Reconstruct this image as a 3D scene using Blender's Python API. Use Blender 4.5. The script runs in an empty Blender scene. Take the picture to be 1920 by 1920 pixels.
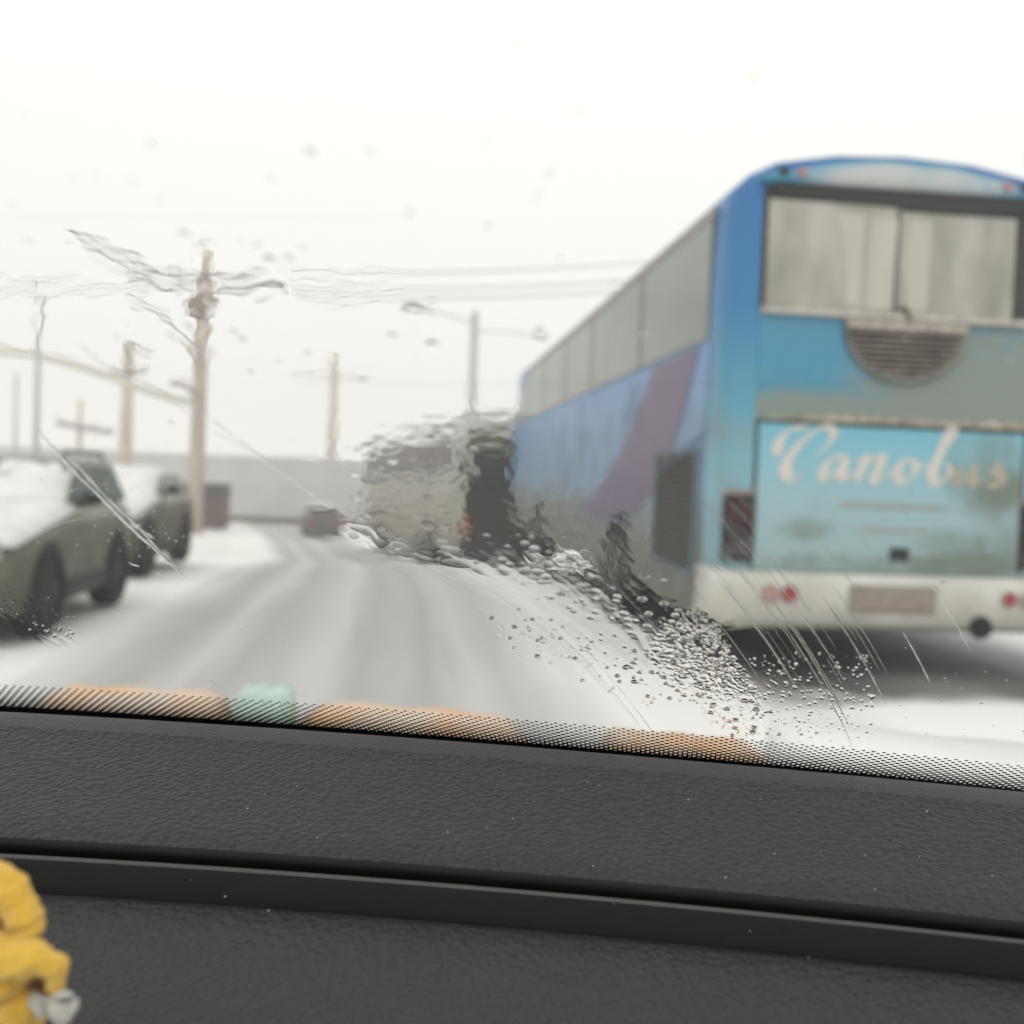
import bpy, bmesh, math, random
import numpy as np
from math import sin, cos, pi, radians, sqrt, atan2
from mathutils import Vector, Matrix

# ------------------------------------------------------------------ camera
sc = bpy.context.scene
COL = sc.collection
EYE = 1.33
YAW, PITCH, ROLL, FPX = radians(5.83), radians(-1.97), radians(2.2), 1925.0
Fw = np.array([sin(YAW) * cos(PITCH), cos(YAW) * cos(PITCH), sin(PITCH)])
R0 = np.array([cos(YAW), -sin(YAW), 0.0])
U0 = np.cross(R0, Fw)
Rt = R0 * cos(ROLL) + U0 * sin(ROLL)
Up = -R0 * sin(ROLL) + U0 * cos(ROLL)
cd = bpy.data.cameras.new("camera")
cam = bpy.data.objects.new("camera", cd)
COL.objects.link(cam)
cam.matrix_world = Matrix(((Rt[0], Up[0], -Fw[0], 0), (Rt[1], Up[1], -Fw[1], 0), (Rt[2], Up[2], -Fw[2], EYE), (0, 0, 0, 1)))
cd.sensor_width = 36.0
cd.lens = 36.0 * FPX / 1920.0
cd.clip_start = 0.01
cd.clip_end = 3000
cd.dof.use_dof = True
cd.dof.focus_distance = 0.385
cd.dof.aperture_fstop = cd.lens / 3.9
sc.camera = cam

# ------------------------------------------------------------------ world: overcast sky
SUN_EL, SUN_AZ = radians(48), radians(200)
w = bpy.data.worlds.new("World")
sc.world = w
w.use_nodes = True
nt = w.node_tree
nt.nodes.clear()
N = nt.nodes.new
wo = N("ShaderNodeOutputWorld")
bg = N("ShaderNodeBackground")
sky = N("ShaderNodeTexSky")
sky.sky_type = 'NISHITA'
sky.sun_disc = False
sky.sun_elevation = SUN_EL
sky.sun_rotation = SUN_AZ
hs = N("ShaderNodeHueSaturation")
hs.inputs['Saturation'].default_value = 0.12
nt.links.new(sky.outputs[0], hs.inputs['Color'])
tc = N("ShaderNodeTexCoord")
sp = N("ShaderNodeSeparateXYZ")
nt.links.new(tc.outputs['Generated'], sp.inputs[0])
cr = N("ShaderNodeValToRGB")
e = cr.color_ramp.elements
e[0].position, e[0].color = 0.0, (0.745, 0.75, 0.735, 1)
e[1].position, e[1].color = 0.5, (1.03, 1.0, 0.955, 1)
el = cr.color_ramp.elements.new(0.16); el.color = (0.845, 0.845, 0.83, 1)
el = cr.color_ramp.elements.new(0.34); el.color = (0.955, 0.94, 0.905, 1)
nt.links.new(sp.outputs['Z'], cr.inputs[0])
vm = N("ShaderNodeVectorMath"); vm.operation = 'SCALE'; vm.inputs['Scale'].default_value = 12.5
nt.links.new(cr.outputs[0], vm.inputs[0])
mx = N("ShaderNodeMix"); mx.data_type = 'RGBA'; mx.inputs[0].default_value = 0.9
nt.links.new(hs.outputs[0], mx.inputs[6]); nt.links.new(vm.outputs[0], mx.inputs[7])
nt.links.new(mx.outputs[2], bg.inputs[0])
bg.inputs[1].default_value = 0.1
nt.links.new(bg.outputs[0], wo.inputs[0])
sd = bpy.data.lights.new("sun", 'SUN')
sd.energy = 0.6; sd.angle = radians(25); sd.color = (1.0, 0.97, 0.92)
so = bpy.data.objects.new("sun", sd); COL.objects.link(so)
# sun behind the camera, high and a little to the left
so.rotation_euler = (radians(90) - SUN_EL, 0, radians(-20))

sc.view_settings.view_transform = 'Standard'
sc.view_settings.look = 'None'
sc.view_settings.exposure = 0.0
sc.view_settings.gamma = 1.0
sc.view_settings.use_curve_mapping = False
sc.render.engine = 'CYCLES'
cy = sc.cycles
cy.max_bounces = 24; cy.transmission_bounces = 16; cy.transparent_max_bounces = 24
cy.glossy_bounces = 6; cy.diffuse_bounces = 3; cy.volume_bounces = 1
cy.caustics_refractive = True; cy.caustics_reflective = False
cy.blur_glossy = 0.3
cy.sample_clamp_indirect = 6
cy.use_denoising = True
cy.denoising_prefilter = 'ACCURATE'

HAZE_DENSITY = 0.0048

# ------------------------------------------------------------------ maths helpers
def ray(x, y):
    return Fw + Rt * (x - 960) / FPX - Up * (y - 960) / FPX
CAM = np.array([0, 0, EYE])
def lin(r, g, b):
    f = lambda c: (c / 255 / 12.92) if c / 255 <= 0.04045 else ((c / 255 + 0.055) / 1.055) ** 2.4
    return (f(r), f(g), f(b), 1)

_lat = {}
def vnoise(x, y, seed=0):
    """smooth 2-D gradient noise, about -1..1"""
    if seed not in _lat:
        a = np.random.RandomState(seed + 11).rand(257, 257) * 2 * pi
        _lat[seed] = (np.cos(a), np.sin(a))
    cx, sx = _lat[seed]
    xi = np.floor(x).astype(int); yi = np.floor(y).astype(int)
    xf = x - xi; yf = y - yi
    u = xf ** 3 * (xf * (xf * 6 - 15) + 10); v = yf ** 3 * (yf * (yf * 6 - 15) + 10)
    def g(i, j, dx, dy):
        a = (xi + i) % 256; b = (yi + j) % 256
        return cx[a, b] * dx + sx[a, b] * dy
    n0 = g(0, 0, xf, yf) * (1 - u) + g(1, 0, xf - 1, yf) * u
    n1 = g(0, 1, xf, yf - 1) * (1 - u) + g(1, 1, xf - 1, yf - 1) * u
    return (n0 * (1 - v) + n1 * v) * 1.5

# ------------------------------------------------------------------ materials
def new_mat(name):
    m = bpy.data.materials.new(name); m.use_nodes = True
    m.node_tree.nodes.clear()
    return m, m.node_tree
def P(name, col, rough=0.6, spec=0.4, metal=0.0, var=0.0, scale=6.0, bump=0.0, bscale=40.0, col2=None, coat=0.0, stretch=None, sheen=0.0):
    """principled with noise variation between col and col2 (or darker col) and fine bump"""
    m, t = new_mat(name)
    o = t.nodes.new("ShaderNodeOutputMaterial"); b = t.nodes.new("ShaderNodeBsdfPrincipled")
    t.links.new(b.outputs[0], o.inputs[0])
    b.inputs['Base Color'].default_value = col
    b.inputs['Roughness'].default_value = rough
    b.inputs['Metallic'].default_value = metal
    b.inputs['Specular IOR Level'].default_value = spec
    b.inputs['Coat Weight'].default_value = coat
    b.inputs['Sheen Weight'].default_value = sheen
    c = t.nodes.new("ShaderNodeTexCoord"); vec = c.outputs['Object']
    if stretch:
        mp = t.nodes.new("ShaderNodeMapping"); mp.inputs['Scale'].default_value = stretch
        t.links.new(vec, mp.inputs[0]); vec = mp.outputs[0]
    if var or col2:
        n = t.nodes.new("ShaderNodeTexNoise"); n.inputs['Scale'].default_value = scale; n.inputs['Detail'].default_value = 6
        t.links.new(vec, n.inputs['Vector'])
        r = t.nodes.new("ShaderNodeValToRGB"); r.color_ramp.elements[0].position = 0.35; r.color_ramp.elements[1].position = 0.68
        r.color_ramp.elements[0].color = col
        r.color_ramp.elements[1].color = col2 if col2 else tuple(min(1, x * (1 - var)) for x in col[:3]) + (1,)
        t.links.new(n.outputs[0], r.inputs[0]); t.links.new(r.outputs[0], b.inputs['Base Color'])
    if bump:
        n = t.nodes.new("ShaderNodeTexNoise"); n.inputs['Scale'].default_value = bscale; n.inputs['Detail'].default_value = 5
        t.links.new(vec, n.inputs['Vector'])
        bp = t.nodes.new("ShaderNodeBump"); bp.inputs['Strength'].default_value = bump; bp.inputs['Distance'].default_value = 0.02
        t.links.new(n.outputs[0], bp.inputs['Height']); t.links.new(bp.outputs[0], b.inputs['Normal'])
    return m

def set_ramp(el, stops):
    el[0].position, el[0].color = stops[0]
    el[1].position, el[1].color = stops[-1]
    for p_, c_ in stops[1:-1]:
        q_ = el.new(p_); q_.color = c_
def grimy(name, ramp, dirt, z0=0.3, z1=3.4, lo=0.75, hi=0.05, rough=0.35, nscale=2.2, blobs=(), amount=1.0, stretch=(1, 1, 1)):
    """paint whose colour runs through ramp [(z, colour)] with road dirt: denser near the ground, in noise patches, and
    in blobs [(x, z, rx, rz, strength)] of splash dirt given in object coordinates"""
    m, t = new_mat(name); L = t.links.new; N = t.nodes.new
    o = N("ShaderNodeOutputMaterial"); b = N("ShaderNodeBsdfPrincipled"); L(b.outputs[0], o.inputs[0])
    c = N("ShaderNodeTexCoord"); s = N("ShaderNodeSeparateXYZ"); L(c.outputs['Object'], s.inputs[0])
    mr = N("ShaderNodeMapRange"); mr.inputs[1].default_value = z0; mr.inputs[2].default_value = z1
    L(s.outputs['Z'], mr.inputs[0])
    r = N("ShaderNodeValToRGB"); el = r.color_ramp.elements
    set_ramp(el, [((z - z0) / (z1 - z0), col) for z, col in ramp])
    L(mr.outputs[0], r.inputs[0])
    mp = N("ShaderNodeMapping"); mp.inputs['Scale'].default_value = stretch; L(c.outputs['Object'], mp.inputs[0])
    n = N("ShaderNodeTexNoise"); n.inputs['Scale'].default_value = nscale; n.inputs['Detail'].default_value = 9; n.inputs['Roughness'].default_value = 0.65
    L(mp.outputs[0], n.inputs['Vector'])
    def math(op, a, bb, clamp=False):
        q = N("ShaderNodeMath"); q.operation = op; q.use_clamp = clamp
        for i, v in enumerate((a, bb)):
            if isinstance(v, (int, float)): q.inputs[i].default_value = v
            else: L(v, q.inputs[i])
        return q.outputs[0]
    base = N("ShaderNodeMapRange"); base.inputs[1].default_value = 0; base.inputs[2].default_value = 1
    base.inputs[3].default_value = lo; base.inputs[4].default_value = hi
    L(mr.outputs[0], base.inputs[0])
    nn = math('MULTIPLY', math('SUBTRACT', n.outputs[0], 0.5), 2.0)
    d = math('ADD', base.outputs[0], nn)
    for (bx, bz, rx, rz, st) in blobs:
        ax = math('DIVIDE', math('SUBTRACT', s.outputs['X'], bx), rx); az = math('DIVIDE', math('SUBTRACT', s.outputs['Z'], bz), rz)
        dd = math('ADD', math('MULTIPLY', ax, ax), math('MULTIPLY', az, az))
        k = N("ShaderNodeMapRange"); k.interpolation_type = 'SMOOTHSTEP'
        k.inputs[1].default_value = 0.1; k.inputs[2].default_value = 1.6; k.inputs[3].default_value = st; k.inputs[4].default_value = 0
        L(dd, k.inputs[0])
        d = math('ADD', d, k.outputs[0])
    d = math('MULTIPLY', d, amount, True)
    mix = N("ShaderNodeMix"); mix.data_type = 'RGBA'
    L(d, mix.inputs[0]); L(r.outputs[0], mix.inputs[6]); mix.inputs[7].default_value = dirt
    L(mix.outputs[2], b.inputs['Base Color'])
    rr = N("ShaderNodeMapRange"); rr.inputs[3].default_value = rough; rr.inputs[4].default_value = 0.9; L(d, rr.inputs[0]); L(rr.outputs[0], b.inputs['Roughness'])
    n2 = N("ShaderNodeTexNoise"); n2.inputs['Scale'].default_value = 22; n2.inputs['Detail'].default_value = 6
    L(c.outputs['Object'], n2.inputs['Vector'])
    bp = N("ShaderNodeBump"); bp.inputs['Distance'].default_value = 0.02; L(math('MULTIPLY', d, 0.6), bp.inputs['Strength'])
    L(n2.outputs[0], bp.inputs['Height']); L(bp.outputs[0], b.inputs['Normal'])
    return m

# ------------------------------------------------------------------ mesh helpers
class MB:
    def __init__(s): s.v = []; s.f = []
    def add(s, vs, fs):
        k = len(s.v); s.v += [tuple(map(float, p)) for p in vs]; s.f += [tuple(i + k for i in f) for f in fs]; return s
    def box(s, x0, x1, y0, y1, z0, z1):
        v = [(x, y, z) for x in (x0, x1) for y in (y0, y1) for z in (z0, z1)]
        return s.add(v, [(0, 1, 3, 2), (4, 6, 7, 5), (0, 4, 5, 1), (2, 3, 7, 6), (0, 2, 6, 4), (1, 5, 7, 3)])
    def tube(s, pts, rad, seg=8, cap=True, sq=1.0):
        pts = [Vector(p) for p in pts]; n = len(pts)
        if not hasattr(rad, '__len__'): rad = [rad] * n
        vs = []; ref = Vector((0, 0, 1))
        for i, p in enumerate(pts):
            t = (pts[min(i + 1, n - 1)] - pts[max(i - 1, 0)]).normalized()
            if abs(t.dot(ref)) > 0.95: ref = Vector((0, 1, 0)) if abs(t.y) < 0.9 else Vector((1, 0, 0))
            a = t.cross(ref).normalized(); b = t.cross(a)
            for k in range(seg):
                q = 2 * pi * k / seg
                vs.append(p + (a * cos(q) + b * sin(q) * sq) * rad[i])
        fs = [(i * seg + k, i * seg + (k + 1) % seg, (i + 1) * seg + (k + 1) % seg, (i + 1) * seg + k) for i in range(n - 1) for k in range(seg)]
        if cap: fs += [tuple(range(seg))[::-1], tuple(range((n - 1) * seg, n * seg))]
        return s.add(vs, fs)
    def loft(s, secs, cap=True):
        n = len(secs[0]); vs = [p for q in secs for p in q]
        fs = [(i * n + k, i * n + (k + 1) % n, (i + 1) * n + (k + 1) % n, (i + 1) * n + k) for i in range(len(secs) - 1) for k in range(n)]
        if cap: fs += [tuple(range(n))[::-1], tuple(range((len(secs) - 1) * n, len(secs) * n))]
        return s.add(vs, fs)
    def prism(s, poly, axis, a, b):
        """poly in the two other axes, extruded along axis from a to b"""
        def mk(p, t):
            return {0: (t, p[0], p[1]), 1: (p[0], t, p[1]), 2: (p[0], p[1], t)}[axis]
        n = len(poly)
        return s.add([mk(p, a) for p in poly] + [mk(p, b) for p in poly],
                     [tuple(range(n))[::-1], tuple(range(n, 2 * n))] + [(i, (i + 1) % n, n + (i + 1) % n, n + i) for i in range(n)])
    def build(s, name, m, parent=None, smooth=False, crease=None, bevel=0.0, loc=None, seg=2):
        me = bpy.data.meshes.new(name); me.from_pydata(s.v, [], s.f)
        bm = bmesh.new(); bm.from_mesh(me); bmesh.ops.recalc_face_normals(bm, faces=bm.faces); bm.to_mesh(me); bm.free()
        o = bpy.data.objects.new(name, me); COL.objects.link(o)
        if m: me.materials.append(m)
        if parent: o.parent = parent
        if loc: o.location = loc
        if smooth: me.shade_smooth()
        if crease: me.set_sharp_from_angle(angle=radians(crease))
        if bevel:
            bv = o.modifiers.new("bevel", 'BEVEL'); bv.width = bevel; bv.segments = seg; bv.limit_method = 'ANGLE'; bv.angle_limit = radians(35)
        return o
def tag(o, label=None, cat=None, group=None, kind=None):
    if label: o['label'] = label
    if cat: o['category'] = cat
    if group: o['group'] = group
    if kind: o['kind'] = kind
    return o
def empty(name, loc=(0, 0, 0), rz=0, **k):
    o = bpy.data.objects.new(name, None); COL.objects.link(o); o.location = loc; o.rotation_euler = (0, 0, rz); o.empty_display_size = 0.2
    return tag(o, **k)
def dup_part(o, loc=None, rot=None, scale=None):
    c = o.copy(); COL.objects.link(c); c.parent = o.parent
    if loc is not None: c.location = loc
    if rot is not None: c.rotation_euler = rot
    if scale is not None: c.scale = scale
    return c
def catmull(pts, n=6):
    pts = [np.array(p, float) for p in pts]; q = [2 * pts[0] - pts[1]] + pts + [2 * pts[-1] - pts[-2]]; out = []
    for i in range(1, len(q) - 2):
        for k in range(n):
            t = k / n
            out.append(0.5 * ((2 * q[i]) + (-q[i - 1] + q[i + 1]) * t + (2 * q[i - 1] - 5 * q[i] + 4 * q[i + 1] - q[i + 2]) * t * t + (-q[i - 1] + 3 * q[i] - 3 * q[i + 1] + q[i + 2]) * t ** 3))
    out.append(pts[-1]); return out

# ------------------------------------------------------------------ terrain
def drop(y):
    t = min(1, max(0, (y - 11) / 21.0)); return -1.15 * t * t * (3 - 2 * t)
def lane_c(y):      # lateral centre of the lane we drive in; it bends to the left
    return -0.45 - 0.0036 * max(0, y - 9) ** 2

snow = P("snow", (0.80, 0.80, 0.79, 1), 0.85, 0.2, var=0.10, scale=0.7, bump=0.5, bscale=3)
snow2 = P("settled_snow", (0.78, 0.785, 0.78, 1), 0.9, 0.2, var=0.12, scale=5, bump=0.4, bscale=14)

def grid_sheet(name, xs, ys, zf, m, uvf=None):
    vs = [(x, y, zf(x, y)) for y in ys for x in xs]; nx = len(xs)
    fs = [(j * nx + i, j * nx + i + 1, (j + 1) * nx + i + 1, (j + 1) * nx + i) for j in range(len(ys) - 1) for i in range(nx - 1)]
    me = bpy.data.meshes.new(name); me.from_pydata(vs, [], fs)
    if uvf:
        uv = me.uv_layers.new(name="UVMap")
        for l in me.loops: uv.data[l.index].uv = uvf(*vs[l.vertex_index])
    me.shade_smooth(); me.materials.append(m)
    o = bpy.data.objects.new(name, me); COL.objects.link(o); return tag(o, kind='structure')
ys = list(np.concatenate([np.arange(-12, 2, 2), np.arange(2, 40, 0.5), np.arange(40, 100, 5), np.arange(100, 281, 20)]))
xs = list(np.concatenate([np.arange(-150, -20, 10), np.arange(-20, 20, 0.5), np.arange(20, 151, 10)]))
def gz(x, y):
    return drop(y) + 0.02 * float(vnoise(np.array(x * 0.6), np.array(y * 0.35), 3))
ground = grid_sheet("ground", xs, ys, lambda x, y: gz(x, y) - (0.14 if lane_c(y) - 2.6 < x < lane_c(y) + 7.5 else 0), snow)

# road: packed grey snow with wheel tracks, its own sheet on the ground
def road_mat():
    m, t = new_mat("packed_road_snow"); L = t.links.new; N = t.nodes.new
    o = N("ShaderNodeOutputMaterial"); b = N("ShaderNodeBsdfPrincipled"); L(b.outputs[0], o.inputs[0])
    uv = N("ShaderNodeUVMap"); s = N("ShaderNodeSeparateXYZ"); L(uv.outputs[0], s.inputs[0])
    mp = N("ShaderNodeMapping"); mp.inputs['Scale'].default_value = (3.2, 0.22, 1); L(uv.outputs[0], mp.inputs[0])
    n = N("ShaderNodeTexNoise"); n.inputs['Scale'].default_value = 1.5; n.inputs['Detail'].default_value = 7; L(mp.outputs[0], n.inputs['Vector'])
    a = N("ShaderNodeMath"); a.operation = 'MULTIPLY_ADD'; a.inputs[1].default_value = 0.5; L(n.outputs[0], a.inputs[0]); L(s.outputs['X'], a.inputs[2])
    mr = N("ShaderNodeMapRange"); mr.inputs[1].default_value = -3.0 + 0.25; mr.inputs[2].default_value = 8.0 + 0.25; L(a.outputs[0], mr.inputs[0])
    r = N("ShaderNodeValToRGB"); el = r.color_ramp.elements
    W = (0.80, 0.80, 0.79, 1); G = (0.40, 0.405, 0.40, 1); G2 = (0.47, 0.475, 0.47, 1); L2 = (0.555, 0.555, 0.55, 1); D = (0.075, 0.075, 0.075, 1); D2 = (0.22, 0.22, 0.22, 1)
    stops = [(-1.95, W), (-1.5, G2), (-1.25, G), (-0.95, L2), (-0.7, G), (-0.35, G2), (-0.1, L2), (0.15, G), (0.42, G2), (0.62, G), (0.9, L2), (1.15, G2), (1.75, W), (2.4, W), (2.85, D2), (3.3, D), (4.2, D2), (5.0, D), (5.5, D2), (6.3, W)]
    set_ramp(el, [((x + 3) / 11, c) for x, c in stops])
    L(mr.outputs[0], r.inputs[0])
    # fresh snow lying over the bus lane close to us
    mr2 = N("ShaderNodeMapRange"); mr2.inputs[1].default_value = 5.7; mr2.inputs[2].default_value = 6.35; mr2.inputs[3].default_value = 1; mr2.inputs[4].default_value = 0
    n2 = N("ShaderNodeTexNoise"); n2.inputs['Scale'].default_value = 1.3; n2.inputs['Detail'].default_value = 4; L(uv.outputs[0], n2.inputs['Vector'])
    a2 = N("ShaderNodeMath"); a2.operation = 'MULTIPLY_ADD'; a2.inputs[1].default_value = 2.2; L(n2.outputs[0], a2.inputs[0]); L(s.outputs['Y'], a2.inputs[2])
    a3 = N("ShaderNodeMath"); a3.operation = 'SUBTRACT'; L(a2.outputs[0], a3.inputs[0]); a3.inputs[1].default_value = 1.1
    L(a3.outputs[0], mr2.inputs[0])
    gate = N("ShaderNodeMapRange"); gate.inputs[1].default_value = 1.7; gate.inputs[2].default_value = 3.1; L(s.outputs['X'], gate.inputs[0])
    mu = N("ShaderNodeMath"); mu.operation = 'MULTIPLY'; L(mr2.outputs[0], mu.inputs[0]); L(gate.outputs[0], mu.inputs[1])
    mix = N("ShaderNodeMix"); mix.data_type = 'RGBA'; L(mu.outputs[0], mix.inputs[0]); L(r.outputs[0], mix.inputs[6]); mix.inputs[7].default_value = (0.82, 0.82, 0.81, 1)
    L(mix.outputs[2], b.inputs['Base Color']); b.inputs['Roughness'].default_value = 0.8; b.inputs['Specular IOR Level'].default_value = 0.25
    n3 = N("ShaderNodeTexNoise"); n3.inputs['Scale'].default_value = 9; n3.inputs['Detail'].default_value = 6; L(uv.outputs[0], n3.inputs['Vector'])
    bp = N("ShaderNodeBump"); bp.inputs['Strength'].default_value = 0.5; bp.inputs['Distance'].default_value = 0.03; L(n3.outputs[0], bp.inputs['Height']); L(bp.outputs[0], b.inputs['Normal'])
    return m
rys = list(np.concatenate([np.arange(-10, 2, 2), np.arange(2, 60, 0.5)])); rss = list(np.arange(-3.0, 8.01, 0.25))
vs = []; uvs = []
for y in rys:
    for s_ in rss:
        x = lane_c(y) + s_
        rut = -0.02 * (math.exp(-((s_ + 0.85) / 0.22) ** 2) + math.exp(-((s_ - 0.55) / 0.22) ** 2)) + 0.05 * math.exp(-((s_ - 1.75) / 0.35) ** 2)
        heap = 0.16 * math.exp(-((x - 3.3) / 1.5) ** 2 - ((y - 5.2) / 0.9) ** 2)
        edge = 0.03 * max(0, min(1, (-2.5 - s_) / 0.4)) + 0.03 * max(0, min(1, (s_ - 7.2) / 0.4))
        vs.append((x, y, gz(x, y) - 0.02 + rut + heap + (edge)))
        uvs.append((s_, y))
nx = len(rss)
fs = [(j * nx + i, j * nx + i + 1, (j + 1) * nx + i + 1, (j + 1) * nx + i) for j in range(len(rys) - 1) for i in range(nx - 1)]
me = bpy.data.meshes.new("road"); me.from_pydata(vs, [], fs); uvl = me.uv_layers.new(name="UVMap")
for l in me.loops: uvl.data[l.index].uv = uvs[l.vertex_index]
me.shade_smooth(); me.materials.append(road_mat()); o = bpy.data.objects.new("road", me); COL.objects.link(o); tag(o, kind='structure')

# ------------------------------------------------------------------ shared materials
rubber = P("black_rubber", (0.018, 0.018, 0.018, 1), 0.75, 0.3, var=0.3, scale=9)
blackp = P("black_plastic", (0.02, 0.02, 0.021, 1), 0.5, 0.4)
redl = P("red_lens", (0.32, 0.012, 0.016, 1), 0.25, 0.5, coat=0.4)
darkred = P("dark_red_lens", (0.028, 0.008, 0.010, 1), 0.5, 0.3, coat=0.0, col2=(0.014, 0.010, 0.012, 1), scale=7)
pinkl = P("pale_lens", (0.42, 0.22, 0.22, 1), 0.3)

# ------------------------------------------------------------------ buses
def bus_body(parent, hw, L, ztop, zlow, m, front_slope=0.7, rear_in=0.2):
    half = [(hw - 0.03, zlow), (hw, zlow + 0.12), (hw, 1.2), (hw, ztop * 0.72), (hw - 0.015, ztop - 0.42), (hw - 0.03, ztop - 0.27), (hw - 0.12, ztop - 0.19), (hw * 0.75, ztop - 0.1), (hw * 0.4, ztop - 0.025), (0, ztop)]
    sec = half + [(-x, z) for x, z in half[-2::-1]]
    def S(y, k, front=0.0, zs=0.0):
        out = []
        for x, z in sec:
            lim = hw - k
            xx = max(-lim, min(lim, x))
            yy = y + front * max(0, min(1, (z - 1.2) / (ztop - 1.2))) ** 1.5
            out.append((xx, yy, z - (zs if z > ztop - 0.3 else 0)))
        return out
    secs = [S(0, rear_in), S(0.03, rear_in * 0.55), S(0.09, rear_in * 0.25), S(0.2, rear_in * 0.06), S(0.34, 0)]
    for t in np.linspace(0.6, L - front_slope - 0.6, 14): secs.append(S(t, 0, -0.0))
    secs.append(S(L - front_slope * 0.5 - 0.3, 0.0, -front_slope * 0.25))
    secs += [S(L - 0.35, 0.02, -front_slope * 0.4), S(L - 0.12, 0.10, -front_slope * 0.8, 0.03), S(L - 0.03, 0.2, -front_slope, 0.08), S(L, 0.35, -front_slope, 0.12)]
    return MB().loft(secs).build("body", m, parent, smooth=True)

def wheel(parent, x, y, r=0.5, wd=0.28, mt=None, mr=None):
    b = MB(); seg = 24
    prof = [(-wd / 2, r * 0.62), (-wd / 2, r * 0.9), (-wd / 2 + 0.04, r), (wd / 2 - 0.04, r), (wd / 2, r * 0.9), (wd / 2, r * 0.62)]
    b.loft([[(px, pr * cos(a), pr * sin(a)) for px, pr in prof] for a in np.linspace(0, 2 * pi, seg + 1)], cap=False)
    t = b.build("wheel", mt or rubber, parent, smooth=True, loc=(x, y, r))
    q = MB().tube([(-wd / 2 + 0.03, 0, 0), (wd / 2 - 0.03, 0, 0)], r * 0.62, 18)
    for k in range(8):
        a = k * pi / 4
        for sx in (-1, 1):
            q.tube([(sx * (wd / 2 - 0.03), r * 0.4 * cos(a), r * 0.4 * sin(a)), (sx * (wd / 2), r * 0.4 * cos(a), r * 0.4 * sin(a))], r * 0.06, 8)
    q.tube([(-wd / 2, 0, 0), (wd / 2, 0, 0)], r * 0.16, 12)
    q.build("rim", mr or P("dirty_rim", (0.20, 0.195, 0.18, 1), 0.6, var=0.4, scale=6), t)
    return t

BX, BY = 3.40, 7.0
bus = empty("blue_coach", (BX, BY, 0), label="large blue coach seen from behind with light blue boot lid and purple side stripe", cat="bus")
dirtc = (0.25, 0.25, 0.23, 1)
bluep = grimy("blue_paint", [(0.3, (0.20, 0.33, 0.37, 1)), (1.3, (0.20, 0.42, 0.50, 1)), (1.9, (0.085, 0.31, 0.42, 1)), (2.6, (0.026, 0.18, 0.38, 1)), (3.5, (0.018, 0.14, 0.37, 1))], dirtc, lo=0.55, hi=-0.35)
sidep = grimy("side_paint", [(0.3, (0.10, 0.10, 0.08, 1)), (0.95, (0.16, 0.19, 0.19, 1)), (1.25, (0.17, 0.29, 0.42, 1)), (2.0, (0.12, 0.25, 0.45, 1)), (2.5, (0.08, 0.22, 0.48, 1)), (3.5, (0.03, 0.18, 0.45, 1))], (0.13, 0.125, 0.10, 1), lo=0.5, hi=-0.3)
bus_body(bus, 1.235, 14.8, 3.68, 0.35, bluep, front_slope=2.0)
# rounded side skin panels (left flank, facing our lane)
fl = -1.239
MB().box(fl - 0.004, fl + 0.02, 0.36, 14.2, 0.36, 2.38).build("side_panel", sidep, bus, bevel=0.002)
glassb = P("bus_side_glass", (0.165, 0.19, 0.158, 1), 0.22, 0.5, var=0.2, scale=0.8)
wins = [(0.42, 2.62), (2.68, 5.25), (5.31, 7.4), (7.46, 9.6), (9.66, 11.7)]
for a, b in wins:
    p = MB().box(fl - 0.012, fl + 0.02, a, b, 2.40, 3.27).build("window", glassb, bus, bevel=0.006)
MB().prism([(11.76, 2.40), (14.15, 2.40), (13.9, 2.62), (13.3, 2.95), (12.6, 3.17), (12.2, 3.25), (11.76, 3.27)], 0, fl - 0.012, fl + 0.02).build("window", glassb, bus)
mull = P("window_rubber", (0.10, 0.11, 0.10, 1), 0.6)
for a in (2.62, 5.25, 7.4, 9.6, 11.7):
    MB().box(fl - 0.016, fl + 0.01, a + 0.002, a + 0.058, 2.40, 3.27).build("mullion", mull, bus)
MB().box(fl - 0.014, fl + 0.02, 0.40, 12.1, 3.272, 3.37).build("roof_rail", P("roof_rail", (0.30, 0.28, 0.28, 1), 0.5, var=0.2), bus, bevel=0.01)
purple = grimy("purple_stripe", [(0.3, (0.10, 0.085, 0.13, 1)), (1.0, (0.10, 0.07, 0.155, 1)), (2.4, (0.085, 0.045, 0.12, 1))], (0.13, 0.125, 0.13, 1), lo=0.1, hi=-0.4)
st = [(0.62, 2.37), (0.9, 2.0), (1.35, 1.55), (2.0, 1.2), (2.6, 1.03), (3.3, 0.93), (4.6, 0.90), (5.9, 0.92)]
st2 = [(5.9, 0.97), (4.9, 1.12), (4.1, 1.35), (3.4, 1.62), (2.75, 1.95), (2.3, 2.2), (2.08, 2.35)]
MB().prism(st + st2, 0, fl - 0.010, fl - 0.002).build("stripe", purple, bus)
MB().prism([(0.40, 1.72), (1.9, 1.40), (1.9, 1.36), (0.40, 1.68)], 0, fl - 0.012, fl - 0.003).build("trim_strip", P("blue_trim", (0.05, 0.14, 0.28, 1), 0.5), bus)
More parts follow.
